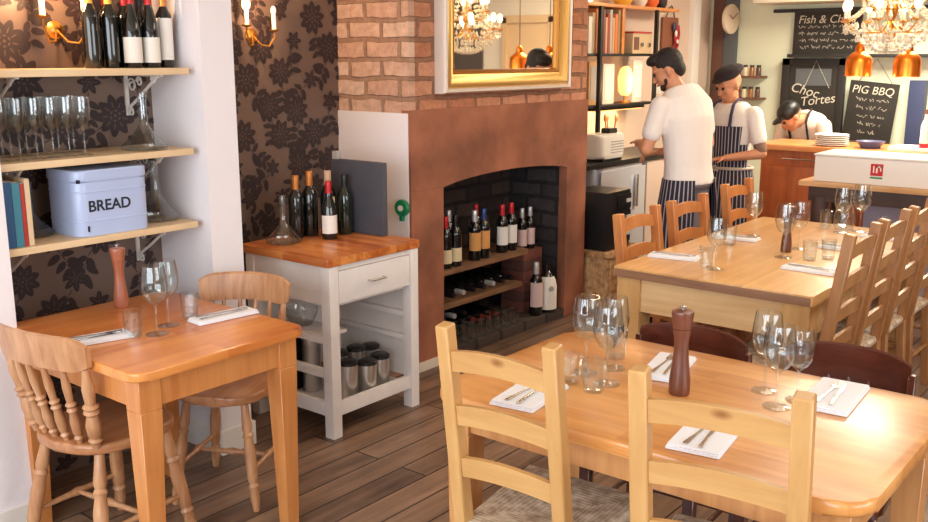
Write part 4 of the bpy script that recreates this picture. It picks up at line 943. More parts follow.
t = thing('radio', 'beige radio with red top strip and silver knobs on the black shelf', 'radio', (7.10, 3.93, 1.7205))
MB().b2(-.16, .16, -.08, .08, 0, .16, .01).build('casing', cm('radio_beige', (188, 164, 130)), t); MB().b2(-.15, .15, -.083, .07, .161, .175, .003).build('top_strip', 'label_red', t)
for dx in (-.02, .1): MB().lathe([(.0001, 0), (.02, 0), (.018, .014), (.0001, .014)], (dx, -.08, .07), 14, axis=(0, -1, 0)).build('knob', 'steel', t)
MB().b2(-.14, -.06, -.083, -.08, .03, .13).build('speaker_grille', 'brown_dark', t)
# framed pictures / folders on second shelf
for i, (x, wd, hh, c, nm) in enumerate(((6.30, .08, .3, (220, 196, 170), 'narrow cream folder at the left end'), (6.48, .15, .33, (200, 150, 96), 'brown framed picture'), (6.70, .17, .31, (226, 216, 204), 'white menu card'), (7.17, .16, .34, (222, 206, 192), 'pale box file'))):
    b_ = thing('picture_frame', nm+' leaning on the lower black shelf', 'frame', (x, 3.93, 1.3305), 0, 'cards and files on the lower black shelf')
    MB().box((0, 0, hh/2), (wd, .02, hh), .003).build('frame', cm('fr%d' % i, c), b_); MB().box((0, -.0112, hh/2), (wd*.72, .003, hh*.78)).build('sheet', 'label_grey' if i == 1 else 'paper', b_)
# glowing heat lamp & utensils under shelf
t = thing('heat_lamp', 'glowing orange lamp between the cards under the black shelf', 'lamp', (6.93, 3.90, 1.3305))
MB().lathe([(.0001, 0), (.05, 0), (.05, .012), (.012, .02), (.012, .06), (.0001, .06)], seg=16).build('base', 'brass', t)
MB().lathe([(.03, .06), (.055, .09), (.062, .2), (.045, .27), (.02, .29)], seg=18, caps=False).build('shade', 'lampshade_glow', t)
light('POINT', 'heat_lamp_light', (6.93, 3.72, 1.45), 4, (1, .6, .28), .04)
t = thing('strip_lamp', 'bright strip lamp under the lower black shelf over the worktop', 'lamp', (6.9, 3.95, 1.28)); MB().b2(-.4, .4, -.03, .03, 0, .029, .003).build('housing', 'black_metal', t); MB().b2(-.38, .38, -.02, .02, -.008, 0).build('tube', 'lampshade_glow', t)
light('AREA', 'strip_light', (6.9, 3.95, 1.262), 7, (1, .66, .34), .5)
o = MB().lathe([(.0001, 0), (.055, 0), (.05, .14), (.048, .14), (.05, .004), (.0001, .004)], (6.66, 3.88, .9305), 18, False).build('utensil_jar', 'brass'); tag(o, 'brass utensil jar on the worktop before the man', 'jar')
for i, (dx, dy) in enumerate(((-.03, .0), (.02, .02), (.0, -.03))):
    o = thing('kitchen_spoon', 'wooden spoon standing in the brass jar, %s' % ('leaning left', 'leaning right', 'leaning forward')[i], 'spoon', (6.66, 3.88, .936)); MB().rod((dx*.2, dy*.2, 0), (dx*2, dy*2, .27), .006).build('handle', 'bar_wood', o); MB().sphere((dx*2.1, dy*2.1, .29), (.022, .01, .032)).build('bowl', 'bar_wood', o)
# items on top plank
ti = [('globe_lamp', 'small bright round lamp at the left of the top plank shelf', 6.42, 'bulb_soft', .05), ('mixing_bowl', 'yellow bowl on the top plank shelf', 6.95, None, .09), ('white_bowl', 'white bowl on the top plank shelf', 7.22, None, .07), ('orange_pot', 'orange pot on the top plank shelf', 7.42, None, .07), ('black_jar', 'black jar at the right end of the top plank shelf', 7.60, None, .055)]
for nm, l, x, m_, r in ti:
    if m_: o = MB().sphere((0, 0, r), r).build(nm, m_)
    else: o = MB().lathe([(.0001, 0), (r*.6, 0), (r*.95, r*.6), (r, r*1.4), (r*.96, r*1.4), (r*.9, r*.7), (r*.5, .01), (.0001, .01)], seg=20, caps=False).build(nm, cm(nm, {'mixing_bowl': (222, 170, 60), 'white_bowl': (230, 214, 196), 'orange_pot': (222, 100, 40), 'black_jar': (50, 36, 40)}[nm], rough=.4))
    o.location = (x, 3.96, 2.0955); tag(o, l, 'lamp' if m_ else 'bowl')
light('POINT', 'globe_light', (6.42, 3.82, 2.2), 2.0, (1, .7, .4), .04)
# wall hanging
t = thing('hanging_board', 'brown wooden board hung by a cord on the beige wall with a coloured rooster ornament', 'board', (8.02, YK-.02, 1.77))
MB().box((0, 0, .12), (.30, .018, .30), .03).build('board', cm('board_brown', (138, 84, 60)), t)
MB().tube([(-.08, 0, .27), (-.04, -.005, .34), (0, -.008, .37), (.04, -.005, .34), (.08, 0, .27)], .006).build('cord', 'brown_dark', t)
mb = MB(); mb.sphere((.06, -.03, .1), (.03, .015, .06)); mb.sphere((.08, -.03, .17), (.025, .014, .03)); mb.tube([(.04, -.03, .04), (.02, -.03, 0), (.06, -.03, -.02), (.10, -.03, .02), (.12, -.03, .12), (.10, -.03, .2)], .014); mb.build('ornament', 'label_red', t)
mb = MB(); mb.sphere((.045, -.04, .13), (.02, .012, .03)); mb.sphere((.07, -.045, .06), (.016, .01, .02)); mb.build('ornament_detail', 'label_white', t); MB().sphere((.02, -.035, .19), (.025, .014, .04)).build('ornament_tail', 'navy', t)
for i, (x, z, wd, hh, c, l) in enumerate(((8.02, 1.60, .11, .16, 'label_white', 'white paper slip pinned under the hanging board'), (8.20, 1.50, .16, .22, 'paper', 'cream notice sheet pinned beside the door frame'), (7.86, 1.48, .12, .22, 'label_white', 'white cloth hanging under the brown board'))):
    o = MB().box((x, YK-.006, z), (wd, .006, hh), .001).build('notice', c); tag(o, l, 'paper', 'papers on the beige wall')
# clock
t = thing('wall_clock', 'round cream wall clock at the top beside the door frame', 'clock', (8.74, 3.84, 2.04))
MB().lathe([(.0001, 0), (.13, 0), (.135, .01), (.135, .03), (.122, .035), (.0001, .035)], seg=36, axis=(-.12, -1, 0)).build('case', cm('clock_cream', (226, 206, 184)), t)
q = Vector((0, 0, 1)).rotation_difference(Vector((-.12, -1, 0)).normalized())
for an, ln in ((.6, .1), (2.6, .07)):
    a = Vector((-.12, -1, 0)).normalized()*.038; sd = Vector((1, -.12, 0)); MB().rod(a, a+sd*math.cos(an)*ln+Vector((0, 0, math.sin(an)*ln)), .003, seg=6).build('hand', 'brown_dark', t)
# chalkboards on the far wall (normal -X)
def squiggle(mb, x, y0, y1, z, h, seed):
    rnd = random.Random(seed); y = y0
    while y > y1:
        n = rnd.randint(2, 5)
        for k in range(n):
            a = h*rnd.uniform(.5, 1); w_ = h*rnd.uniform(.3, .55)
            pts = [(x, y, z+rnd.uniform(0, a)), (x, y-w_*.4, z+rnd.uniform(0, a)), (x, y-w_*.7, z+rnd.uniform(-.1, .9)*a), (x, y-w_, z+rnd.uniform(0, a))]
            mb.tube(pts, .0022, 4); y -= w_*1.25
            if y < y1: break
        y -= h*.5
t = thing('chalkboard', 'wide handwritten chalkboard menu above the black shelf', 'chalkboard', (8.84, 3.0, 1.90), group='chalkboard menus')
MB().b2(-.0, .03, -.33, .26, -.18, .19, .003).build('board', 'chalkboard', t)
text('Fish & Chips', .10, 'chalk', t, T(-.003, -.03, .12) @ FAC_MX, shear=.2)
mb = MB()
for k in range(4): squiggle(mb, -.003, .22-.01*k, -.28, .045-.06*k, .04, 20+k)
mb.build('chalk_script', 'chalk', t)
t = thing('chalkboard', 'black framed chalkboard reading choc tortes behind the capped man', 'chalkboard', (8.84, 3.03, 1.28), group='chalkboard menus')
frame_t = MB(); X_ = 0
for y0, y1, z0, z1 in ((-.26, -.20, -.45, .40), (.24, .31, -.45, .40), (-.26, .31, .34, .40), (-.26, .31, -.45, -.38)): frame_t.b2(-.01, .04, y0, y1, z0, z1, .003)
frame_t.build('frame', 'dark_frame', t); MB().b2(.0, .03, -.2, .24, -.38, .34).build('board', 'chalkboard', t)
MB().b2(-.004, 0, -.14, .18, .16, .31).build('erased_patch', 'grey_panel', t)
MB().tube([(-.008, .10, .13), (-.008, .0, .38), (-.008, -.13, .14)], .003, 5).build('cord', 'chalk', t)
text('Choc', .12, 'chalk', t, T(-.004, .09, .115) @ FAC_MX @ Matrix.Rotation(R(-14), 4, 'Z'), shear=.2); text('Tortes', .115, 'chalk', t, T(-.004, -.03, .03) @ FAC_MX @ Matrix.Rotation(R(8), 4, 'Z'), shear=.2)
mb = MB(); squiggle(mb, -.004, .14, -.1, -.24, .05, 33); squiggle(mb, -.004, .14, -.1, -.34, .05, 35); mb.build('chalk_script', 'chalk', t)
t = thing('chalkboard', 'tilted chalkboard reading pig bbq hung by a cord under the black shelf', 'chalkboard', (8.80, 2.515, 1.26), group='chalkboard menus'); t.rotation_euler = (R(5), 0, 0)
MB().b2(0, .025, -.20, .21, -.30, .22, .003).build('board', 'chalkboard', t)
MB().tube([(-.005, .14, .21), (-.005, .02, .42), (-.005, -.15, .21)], .003, 5).build('cord', 'brown_dark', t)
text('PIG BBQ', .095, 'chalk', t, T(-.003, .01, .145) @ FAC_MX, shear=.15)
mb = MB()
for k in range(5): squiggle(mb, -.003, .14-.015*k, -.15+.02*k, .05-.07*k, .04, 50+k)
mb.build('chalk_script', 'chalk', t)
o = MB().b2(8.80, 8.90, 2.09, 2.22, .0, 1.50, .004).build('navy_panel', 'navy'); tag(o, 'narrow navy blue upright panel at the right of the far wall', 'panel')
for z, nm in ((1.50, 'upper'), (1.30, 'lower')):
    o = MB().b2(8.70, 8.90, 3.50, 3.86, z, z+.02, .002).build('spice_shelf', 'brown_dark'); tag(o, '%s small dark shelf on the far wall behind the man in the beret' % nm, 'shelf', 'small dark shelves on the far wall')
    for k in range(5):
        j = thing('jar', 'small jar, %s from the left on the %s small dark shelf' % (words[k], nm), 'jar', (8.78, 3.80-.065*k, z+.0205), 0, 'jars on the small dark shelves'); c_ = ((196, 150, 90), (120, 60, 40), (210, 190, 160), (150, 96, 50), (90, 60, 50))[k]
        MB().lathe([(.0001, 0), (.024, 0), (.024, .07), (.018, .08), (.0001, .08)], seg=14).build('body', cm('jar%d' % k, c_, rough=.3), j); MB().lathe([(.0001, .08), (.02, .08), (.02, .1), (.0001, .1)], seg=14).build('lid', 'black_lid', j)

# ================================================================ BAR
t = thing('bar_counter', 'orange wood bar counter with panelled front at the kitchen', 'counter', (7.25, 1.2, 0))
MB().b2(-.27, .30, -2.0, 1.62, 1.02, 1.06, .006).build('counter_top', 'bar_wood', t); MB().b2(-.20, .25, -1.95, 1.58, 0, 1.02).build('carcass', 'bar_front', t)
for k in range(7): 
    p = MB().b2(-.222, -.20, 1.07-.5*k, 1.54-.5*k, .08, .90, .006).build('door', 'bar_front', t); MB().b2(-.228, -.222, 1.13-.5*k, 1.48-.5*k, .16, .82, .004).build('door_panel', 'bar_front', p)
MB().tube([(-.225, 1.15, .96), (-.255, 1.15, .96), (-.255, 1.40, .96), (-.225, 1.40, .96)], .006).build('towel_rail', 'steel', t)
t = thing('side_table', 'dark oak side table with pale plank top before the bar', 'table', (6.52, 1.15, 0))
MB().b2(-.25, .25, -.75, 1.06, .868, .90, .003).build('plank_top', 'plank_pale', t); mb = MB()
mb.b2(-.22, -.18, -.70, 1.0, .77, .867, .003); mb.b2(.18, .22, -.70, 1.0, .77, .867, .003); mb.b2(-.2, .2, .96, 1.0, .77, .867, .003); mb.b2(-.2, .2, -.70, -.66, .77, .867, .003); mb.build('frame', 'dark_oak', t)
for sx in (-1, 1):
    for y in (-.66, .93): MB().turned((sx*.19, y, 0), (sx*.19, y, .80), [(0, .025), (.1, .03), (.2, .045), (.4, .05), (.5, .035), (.55, .055), (.6, .035), (.75, .05), (.9, .055), (1, .055)], 14).build('leg', 'dark_oak', t)
o = MB().b2(6.80, 6.82, .45, 1.93, .10, .767).build('cloth_panel', 'lilac'); tag(o, 'pale lilac cloth panel behind the dark side table', 'cloth')
t = thing('storage_box', 'long white box with a small red logo on the plank topped side table', 'box', (6.52, 1.15, .9005))
MB().b2(-.2, .2, -.72, .98, 0, .165, .008).build('box_body', 'white_plastic', t); MB().b2(-.206, .206, -.726, .986, .1655, .178, .004).build('rim', 'white_plastic', t)
MB().b2(-.2025, -.2, .55, .625, .06, .135).build('red_logo', 'foil_red', t)
mb = MB(); mb.b2(-.2035, -.2025, .602, .610, .078, .122); mb.b2(-.2035, -.2025, .582, .592, .078, .122); mb.b2(-.2035, -.2025, .560, .568, .09, .122); mb.b2(-.2035, -.2025, .560, .592, .112, .122); mb.build('logo_figure', 'label_white', t); MB().b2(-.2025, -.2, .55, .625, .042, .052).build('green_line', 'green', t)
t = thing('plate_stack', 'stack of white plates glowing under the left copper lamp', 'plates', (7.15, 2.30, 1.0605)); 
for k in range(6): MB().lathe([(.0001, 0), (.07, 0), (.12, .012), (.118, .014), (.07, .004), (.0001, .004)], (0, 0, .014*k), 24, False).build('plate', 'paper_white', t)
t = MB().lathe([(.0001, 0), (.06, 0), (.10, .05), (.098, .05), (.055, .004), (.0001, .004)], (7.13, 2.02, 1.0605), 22, False).build('blue_bowl', 'plate_blue'); tag(t, 'shallow dark blue bowl on the bar counter', 'bowl')
t = MB().b2(7.05, 7.30, 1.50, 1.88, 1.0605, 1.085, .004).build('tray', 'paper_white'); tag(t, 'bright white tray on the bar counter under the right copper lamp', 'tray')
t = thing('sauce_bottle', 'bottle with white label and red base at the right end of the bar', 'bottle', (7.10, 1.66, 1.0855), R(180)); MB().lathe([(.0001, .03), (.03, .03), (.03, .15), (.012, .2), (.012, .23), (.0001, .23)], seg=18).build('body', 'label_white', t); MB().lathe([(.0001, 0), (.031, 0), (.031, .03), (.0001, .03)], seg=18).build('base_band', 'foil_red', t); MB().lathe([(.0001, .23), (.014, .23), (.014, .26), (.0001, .26)], seg=14).build('cap', 'brown_dark', t)
o = MB().b2(5.75, 6.15, .30, .98, 0, .80, .006).build('low_cabinet', 'tan'); tag(o, 'tan low cabinet partly seen behind the chairs at the right edge', 'cabinet')
# copper pendant lamps
for i, (x, y) in enumerate(((6.86, 2.065), (6.86, 1.755))):
    t = thing('pendant_lamp', 'copper heat lamp hanging over the bar, %s of the two' % ('left', 'right')[i], 'lamp', (x, y, 1.565), group='copper pendant lamps over the bar')
    MB().lathe([(.078, 0), (.086, .004), (.086, .10), (.078, .13), (.05, .155), (.032, .165), (.028, .205), (.012, .225), (.010, .225), (.026, .20), (.03, .163), (.048, .152), (.074, .128), (.082, .10), (.082, .006)], seg=32, caps=False).build('shade', 'copper', t, ang=50)
    MB().rod((0, 0, .22), (0, 0, CE-1.565), .004).build('cord', 'brown_dark', t)
    MB().sphere((0, 0, .05), (.035, .035, .045)).build('bulb', 'bulb', t)
    light('POINT', 'pendant_light', (x, y, 1.55), 7, (1, .84, .62), .05)
# chandelier
t = thing('chandelier', 'glowing crystal chandelier hanging at the upper right', 'chandelier', (6.20, 1.70, 1.70))
MB().lathe([(.0001, .08), (.02, .09), (.035, .12), (.02, .16), (.012, .2), (.03, .24), (.04, .28), (.015, .33), (.012, .45), (.03, .5), (.01, .56), (.0001, .57)], seg=16).build('column', 'brass', t)
MB().rod((0, 0, .56), (0, 0, CE-1.70), .006).build('chain', 'brass', t)
drop = None
def crystal(p, h):
    global drop
    if drop is None: drop = MB().lathe([(.0001, 0), (.011, .012), (.009, .03), (.0001, .045)], seg=6, caps=False).build('crystal_drop', 'crystal', t, ang=10); o = drop
    else: o = drop.copy(); COL.objects.link(o); o.parent = t
    o.location = p; o.scale = (1, 1, h)
for tier, (R0, n, zc) in enumerate(((.27, 8, .20), (.17, 6, .34))):
    for k in range(n):
        a = 2*math.pi*k/n+.2*tier; ca, sa = math.cos(a), math.sin(a); arm = MB()
        arm.tube([(.02*ca, .02*sa, zc), (R0*.35*ca, R0*.35*sa, zc-.06), (R0*.75*ca, R0*.75*sa, zc-.055), (R0*ca, R0*sa, zc-.01), (R0*ca, R0*sa, zc+.01)], .006)
        arm.lathe([(.006, zc), (.035, zc+.012), (.034, zc+.016), (.01, zc+.012)], (R0*ca, R0*sa, 0), 14); ao = arm.build('arm', 'brass', t)
        MB().lathe([(.0001, 0), (.009, 0), (.009, .06), (.0001, .06)], (R0*ca, R0*sa, zc+.014), 10).build('candle_tube', 'candle_tube', ao)
        MB().sphere((R0*ca, R0*sa, zc+.10), (.019, .019, .036)).build('bulb', 'bulb', ao)
        for dd, z_ in ((1.0, zc-.06), (.72, zc-.12), (.45, zc-.13)): crystal((R0*dd*ca, R0*dd*sa, z_), 1.1)
for k in range(18):
    a = 2*math.pi*k/18; crystal((.12*math.cos(a), .12*math.sin(a), .08), 1.3); crystal((.20*math.cos(a+.1), .20*math.sin(a+.1), .16), 1)
for k in range(6): a = k*1.047; crystal((.05*math.cos(a), .05*math.sin(a), .02), 1.4)
bead = MB().lathe([(.0001, -.012), (.011, 0), (.0001, .012)], seg=6, caps=False)
def strand(p, q, sag, n):
    mb = MB()
    for i in range(n+1):
        f = i/n; x_, y_, z_ = (p[j]+(q[j]-p[j])*f for j in range(3)); z_ -= sag*4*f*(1-f); mb.lathe([(.0001, -.017), (.015, 0), (.0001, .017)], (x_, y_, z_), 6, False)
    mb.build('crystal_strand', 'crystal', t, ang=5)
for k in range(8):
    a, b_ = 2*math.pi*k/8, 2*math.pi*(k+1)/8
    strand((.27*math.cos(a), .27*math.sin(a), .21), (.27*math.cos(b_), .27*math.sin(b_), .21), .07, 7)
    strand((.05*math.cos(a), .05*math.sin(a), .52), (.26*math.cos(a), .26*math.sin(a), .22), .07, 12)
    strand((.20*math.cos(a+.2), .20*math.sin(a+.2), .14), (.03*math.cos(a), .03*math.sin(a), .03), .03, 8)
    strand((.17*math.cos(a), .17*math.sin(a), .36), (.17*math.cos(b_), .17*math.sin(b_), .36), .06, 5)
bead.bm.free()
light('POINT', 'chandelier_light', (6.20, 1.70, 1.98), 40, (1, .84, .62), .05)

# ================================================================ PEOPLE
def evalmesh(o):
    dg = bpy.context.evaluated_depsgraph_get(); dg.update(); me = bpy.data.meshes.new_from_object(o.evaluated_get(dg)); return me
def vox(mb, name, m, parent, size=.008, smooth=6):
    o = mb.build(name+'_raw', m); md = o.modifiers.new('r', 'REMESH'); md.mode = 'VOXEL'; md.voxel_size = size
    if smooth: s_ = o.modifiers.new('s', 'SMOOTH'); s_.iterations = smooth; s_.factor = .5
    me = evalmesh(o); bpy.data.objects.remove(o); me.name = name
    for p in me.polygons: p.use_smooth = True
    me.materials.clear(); me.materials.append(M[m])
    n = bpy.data.objects.new(name, me); COL.objects.link(n); n.parent = parent; return n
def cap(mb, p, q, r1, r2, seg=14):
    p = Vector(p); q = Vector(q); L = (q-p).length; pr = []
    for i in range(5): a = math.pi/2*i/5; pr.append((max(r1*math.sin(a), .0002), -r1*math.cos(a)))
    pr += [(r1, 0), (r2, L)]
    for i in range(1, 6): a = math.pi/2*i/5; pr.append((max(r2*math.cos(a), .0002), L+r2*math.sin(a)))
    mb.lathe(pr, p, seg, True, q-p)
def loft(mb, secs, seg=20, tilt=0):
    rs = []
    for (c, rx, ry, ang) in secs:
        c = Vector(c); ring = []
        for i in range(seg):
            a = 2*math.pi*i/seg; v = Vector((rx*math.cos(a), ry*math.sin(a), 0)); v.rotate(Euler((0, ang, 0))); ring.append(c+v)
        rs.append(ring)
    mb.rings(rs)
def ell(mb, c, r, e=None, seg=16):
    b = bmesh.new(); bmesh.ops.create_uvsphere(b, u_segments=seg, v_segments=10, radius=1); bmesh.ops.scale(b, vec=r, verts=b.verts)
    if e: bmesh.ops.rotate(b, matrix=e, verts=b.verts)
    bmesh.ops.translate(b, vec=c, verts=b.verts); mb.merge(b)
def hand(mb, wrist, dirv, palm, side):
    """wrist point, finger direction, palm normal, side=+1 thumb towards dirv x palm"""
    d = Vector(dirv).normalized(); n = Vector(palm).normalized(); s_ = d.cross(n).normalized()*side; n = s_.cross(d).normalized()*side
    w_ = Vector(wrist)
    e = Matrix((d, s_, n)).transposed()
    ell(mb, w_+d*.045, (.05, .04, .015), e)
    for k, (off, L, cv) in enumerate(((.028, .072, .5), (.009, .08, .55), (-.011, .074, .6), (-.029, .058, .7))):
        p = w_+d*.08+s_*off; a = 0; dd = d.copy()
        for j, fr in enumerate((.45, .32, .23)):
            a += cv*(.6 if j == 0 else 1); dd = (d*math.cos(a)+n*math.sin(a)).normalized(); q = p+dd*L*fr; cap(mb, p, q, .0095-.001*j, .0088-.001*j, 8); p = q
    p = w_+d*.03+s_*.032; q = p+(d*.6+s_*.75+n*.2).normalized()*.035; cap(mb, p, q, .011, .010, 8); cap(mb, q, q+(d*.9+s_*.2+n*.4).normalized()*.03, .0095, .008, 8)
def headparts(mb, c, yaw, pitch):
    """returns transform for head extras; head frame: +x face, z up, centre c"""
    Mx = Matrix.Translation(c) @ Matrix.Rotation(yaw, 4, 'Z') @ Matrix.Rotation(pitch, 4, 'Y')
    E3 = Mx.to_3x3()
    def P(x, y, z): return Mx @ Vector((x, y, z))
    ell(mb, P(-.012, 0, .03), (.096, .077, .088), E3); ell(mb, P(.025, 0, -.02), (.066, .062, .085), E3); ell(mb, P(.045, 0, -.078), (.036, .042, .032), E3)
    cap(mb, P(.082, 0, .012), P(.104, 0, -.024), .010, .013, 10); ell(mb, P(.072, 0, .03), (.02, .055, .012), E3)
    for s_ in (-1, 1): ell(mb, P(-.005, s_*.078, -.01), (.018, .008, .032), E3); ell(mb, P(.062, s_*.036, -.022), (.02, .018, .018), E3)
    ell(mb, P(.088, 0, -.055), (.012, .024, .007), E3)
    return P, E3
def person(label, loc, deg, J, shirt, head, hair, apron):
    t = thing('person', label, 'person', loc, R(deg)); mb = MB()
    P, E3 = headparts(mb, J['head'], J.get('hyaw', 0), J.get('hpitch', 0))
    cap(mb, J['neck'], Vector(J['head'])+Vector((-.02, 0, -.04)), .058, .055)
    loft(mb, J['torso'])
    for s_ in 'lr':
        cap(mb, J['sh'+s_], J['el'+s_], .05, .040); cap(mb, J['el'+s_], J['wr'+s_], .040, .026)
        cap(mb, J['hip'+s_], J['kn'+s_], .083, .056); cap(mb, J['kn'+s_], J['an'+s_], .055, .036)
        d = Vector(J['wr'+s_])-Vector(J['el'+s_]); d = d+Vector(J.get('hd'+s_, (0, 0, 0)))
        hand(mb, J['wr'+s_], d, J.get('pn'+s_, (0, 0, -1)), 1 if s_ == 'l' else -1)
        a = Vector(J['an'+s_]); cap(mb, a+Vector((-.03, 0, -.035)), a+Vector((.16, 0, -.045)), .038, .03)
    vox(mb, 'body', 'skin', t, .0075, 4)
    # t-shirt
    mb = MB(); loft(mb, [((c[0], c[1], c[2]), rx+.022, ry+.020, a) for c, rx, ry, a in J['torso'][J.get('sh0', 1):]])
    for s_ in 'lr':
        A = Vector(J['sh'+s_]); B = Vector(J['el'+s_]); cap(mb, A, A+(B-A)*.62, .066, .060)
    vox(mb, 't_shirt', shirt, t, .01, 6)
    # trousers
    mb = MB(); c, rx, ry, a = J['torso'][0]; loft(mb, [((c[0], c[1], c[2]-.03), rx*.9, ry*.95, a), (c, rx+.014, ry+.014, a), (J['torso'][1][0], J['torso'][1][1]+.01, J['torso'][1][2]+.01, a)])
    for s_ in 'lr': cap(mb, J['hip'+s_], J['kn'+s_], .096, .074); cap(mb, J['kn'+s_], Vector(J['an'+s_])+Vector((0, 0, .03)), .072, .06)
    vox(mb, 'trousers', J.get('trm', 'trousers_dark'), t, .012, 6)
    for s_ in 'lr':
        a = Vector(J['an'+s_]); mb = MB(); cap(mb, a+Vector((-.035, 0, -.03)), a+Vector((.165, 0, -.04)), .048, .04); b = vox(mb, 'shoe', 'black_plastic', t, .01, 3)
    # face
    for s_ in (-1, 1): MB().sphere(P(.086, s_*.031, .012), .011, 10).build('eye', 'eye', t); 
    mb = MB(); ell(mb, P(.096, 0, -.055), (.006, .022, .006), E3, 10); mb.build('mouth', 'lips', t)
    return t, P, E3
def apron_shell(t, secs, m, a0, a1, name='apron', seg=18, off=.03):
    """open cloth shell round the body from angle a0 to a1 with thickness"""
    mb = MB(); out = []
    for (c, rx, ry, ang) in secs:
        c = Vector(c); ri = []; ro = []
        for i in range(seg+1):
            a = a0+(a1-a0)*i/seg; v = Vector(((rx+off)*math.cos(a), (ry+off)*math.sin(a), 0)); w_ = Vector(((rx+off+.006)*math.cos(a), (ry+off+.006)*math.sin(a), 0))
            v.rotate(Euler((0, ang, 0))); w_.rotate(Euler((0, ang, 0))); ri.append(c+v); ro.append(c+w_)
        out.append(ri+ro[::-1])
    mb.rings(out); return mb.build(name, m, t, ang=70)
# man 1: white t-shirt, back to us, working at the counter (local +x = facing)
J = dict(head=(.165, .02, 1.575), hyaw=R(38), hpitch=R(30), neck=(.08, 0, 1.43),
 torso=[((-.02, 0, .90), .115, .165, 0), ((-.01, 0, 1.0), .10, .155, R(4)), ((.0, 0, 1.14), .105, .16, R(8)), ((.015, 0, 1.28), .115, .185, R(14)), ((.045, 0, 1.39), .10, .175, R(22)), ((.075, 0, 1.465), .07, .11, R(25))],
 shl=(.06, .20, 1.365), shr=(.06, -.20, 1.365), ell=(.10, .27, 1.11), elr=(.06, -.28, 1.12), wrl=(.27, .11, 1.13), wrr=(.28, -.08, 1.06),
 hipl=(0, .085, .86), hipr=(0, -.085, .86), knl=(.03, .11, .48), knr=(.0, -.10, .48), anl=(.0, .12, .08), anr=(-.03, -.11, .08), trm='trousers')
J['sh0'] = 0
t, P, E3 = person('man in a white t-shirt seen from behind, dark hair and beard, bent over the worktop', (5.554, 2.667, 0), 78, J, 'tshirt', None, None, None)
t.scale = (1.02, 1.02, 1.025)
mb = MB(); ell(mb, P(-.022, 0, .045), (.098, .084, .088), E3); ell(mb, P(.04, 0, .095), (.058, .06, .035), E3); ell(mb, P(-.06, 0, -.01), (.05, .07, .065), E3); vox(mb, 'hair', 'hair_dark', t, .008, 3)
mb = MB(); ell(mb, P(.045, 0, -.082), (.048, .05, .034), E3); ell(mb, P(.028, .052, -.06), (.026, .014, .032), E3); ell(mb, P(.028, -.052, -.06), (.026, .014, .032), E3); vox(mb, 'beard', 'beard', t, .007, 3)
secs = [((0, 0, .45), .15, .20, 0), ((-.01, 0, .65), .13, .19, 0), ((-.02, 0, .80), .12, .175, 0), ((-.02, 0, .93), .105, .155, 0)]
apron_shell(t, secs, 'apron', R(-150), R(150))
# man 2: beret and striped apron
J = dict(head=(.06, .02, 1.535), hyaw=R(-8), hpitch=R(22), neck=(.0, 0, 1.40),
 torso=[((-.0, 0, .90), .115, .165, 0), ((.0, 0, 1.0), .105, .15, 0), ((.0, 0, 1.12), .105, .155, R(2)), ((-.005, 0, 1.25), .115, .18, R(3)), ((.0, 0, 1.35), .10, .185, R(5)), ((.0, 0, 1.415), .06, .11, R(5))],
 shl=(-.01, .20, 1.33), shr=(-.01, -.20, 1.33), ell=(-.01, .285, 1.06), elr=(.0, -.28, 1.07), wrl=(.19, .13, 1.03), wrr=(.22, -.12, 1.06),
 hipl=(0, .085, .86), hipr=(0, -.085, .86), knl=(.02, .11, .48), knr=(.02, -.11, .48), anl=(-.01, .12, .08), anr=(-.01, -.12, .08), trm='trousers')
t, P, E3 = person('man in a dark beret, white t-shirt and striped butcher apron facing left', (6.571, 2.838, 0), 165, J, 'tshirt', None, None, None)
t.scale = (.975, .975, .975)
mb = MB(); ell(mb, P(-.01, 0, .085), (.108, .092, .045), E3); ell(mb, P(-.03, .0, .10), (.118, .10, .038), E3); ell(mb, P(.085, 0, .07), (.045, .06, .012), E3); vox(mb, 'beret', 'beret', t, .008, 3)
secs = [((0, 0, .42), .15, .20, 0), ((0, 0, .65), .14, .185, 0), ((0, 0, .88), .125, .17, 0), ((0, 0, .95), .11, .155, 0)]
apron_shell(t, secs, 'apron', R(-120), R(120), 'apron_skirt')
secs = [((0, 0, .94), .11, .155, 0), ((0, 0, 1.12), .11, .155, 0), ((0, 0, 1.25), .115, .17, 0)]
o = apron_shell(t, [secs[0], secs[1]], 'apron', R(-80), R(80), 'apron_bib'); apron_shell(t, [secs[1], secs[2]], 'apron', R(-58), R(58), 'apron_bib')
for s_ in (-1, 1): MB().tube([(.135, s_*.105, 1.25), (.118, s_*.10, 1.33), (.075, s_*.085, 1.405), (.0, s_*.065, 1.437), (-.06, s_*.04, 1.43)], .011, 6).build('apron_strap', 'strap', t)
mb = MB(); n = 28
for i in range(n):
    a0, a1 = 2*math.pi*i/n, 2*math.pi*(i+1)/n; mb.rod((.15*math.cos(a0), .195*math.sin(a0), 0.945), (.15*math.cos(a1), .195*math.sin(a1), 0.945), .011, seg=6)
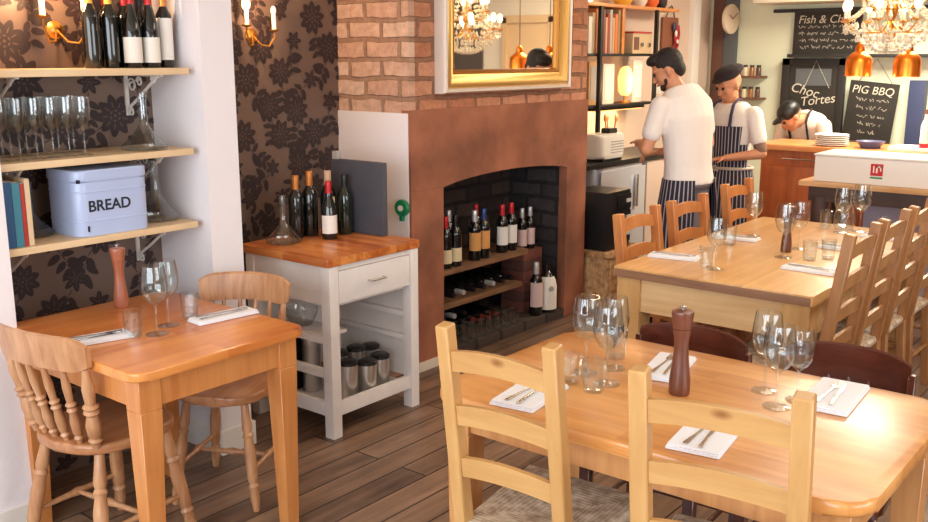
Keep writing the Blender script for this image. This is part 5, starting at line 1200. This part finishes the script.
mb.build('waist_tie', 'tie', t); mb = MB(); mb.tube([(.16, -.02, 0.945), (.175, -.06, 0.965), (.172, -.08, .935), (.165, -.03, .935)], .009, 6); mb.tube([(.16, -.02, 0.945), (.175, .03, 0.965), (.172, .05, .93), (.165, 0, .935)], .009, 6); mb.tube([(.162, -.02, .935), (.175, -.04, .87), (.178, -.045, .81)], .009, 6); mb.tube([(.162, -.02, .935), (.175, .0, .88), (.178, .01, .83)], .009, 6); mb.build('waist_bow', 'tie', t)
mb = MB(); cap(mb, (-.01, .252, 1.165), (-.01, .278, 1.085), .0475, .0445); mb.build('tattoo', 'tattoo', t)
# man 3: black cap bent over behind the bar
J = dict(head=(.29, .0, 1.265), hyaw=R(-22), hpitch=R(40), neck=(.16, 0, 1.23),
 torso=[((-.06, 0, .88), .115, .16, R(5)), ((-.04, 0, .97), .105, .15, R(12)), ((.0, 0, 1.06), .105, .155, R(20)), ((.045, 0, 1.15), .11, .175, R(28)), ((.095, 0, 1.23), .095, .18, R(36)), ((.13, 0, 1.27), .055, .10, R(42))],
 shl=(.10, .19, 1.19), shr=(.10, -.19, 1.19), ell=(.12, .26, .95), elr=(.12, -.25, .95), wrl=(.33, .15, 1.02), wrr=(.33, -.12, 1.02),
 hipl=(-.06, .085, .84), hipr=(-.06, -.085, .84), knl=(-.02, .11, .46), knr=(-.02, -.11, .46), anl=(-.05, .12, .08), anr=(-.05, -.12, .08))
t, P, E3 = person('man in a black cap and white t-shirt stooping behind the bar', (7.99, 2.745, 0), 164, J, 'tshirt_grey', None, None, None)
t.scale = (.965, .965, .965)
mb = MB(); ell(mb, P(-.012, 0, .055), (.105, .088, .082), E3); ell(mb, P(.105, 0, .05), (.06, .06, .012), E3); vox(mb, 'cap', 'black_plastic', t, .008, 3)
secs = [((-.04, 0, .5), .15, .2, 0), ((-.05, 0, .7), .13, .185, 0), ((-.06, 0, .88), .12, .165, R(5)), ((-.02, 0, 1.0), .11, .155, R(16)), ((.03, 0, 1.10), .11, .16, R(24))]
apron_shell(t, secs, 'apron_plain', R(-80), R(80))
for s_ in (-1, 1): MB().tube([(.15, s_*.09, 1.06), (.185, s_*.09, 1.16), (.19, s_*.08, 1.22), (.155, s_*.07, 1.285), (.08, s_*.05, 1.325)], .010, 6).build('apron_strap', 'apron_plain', t)
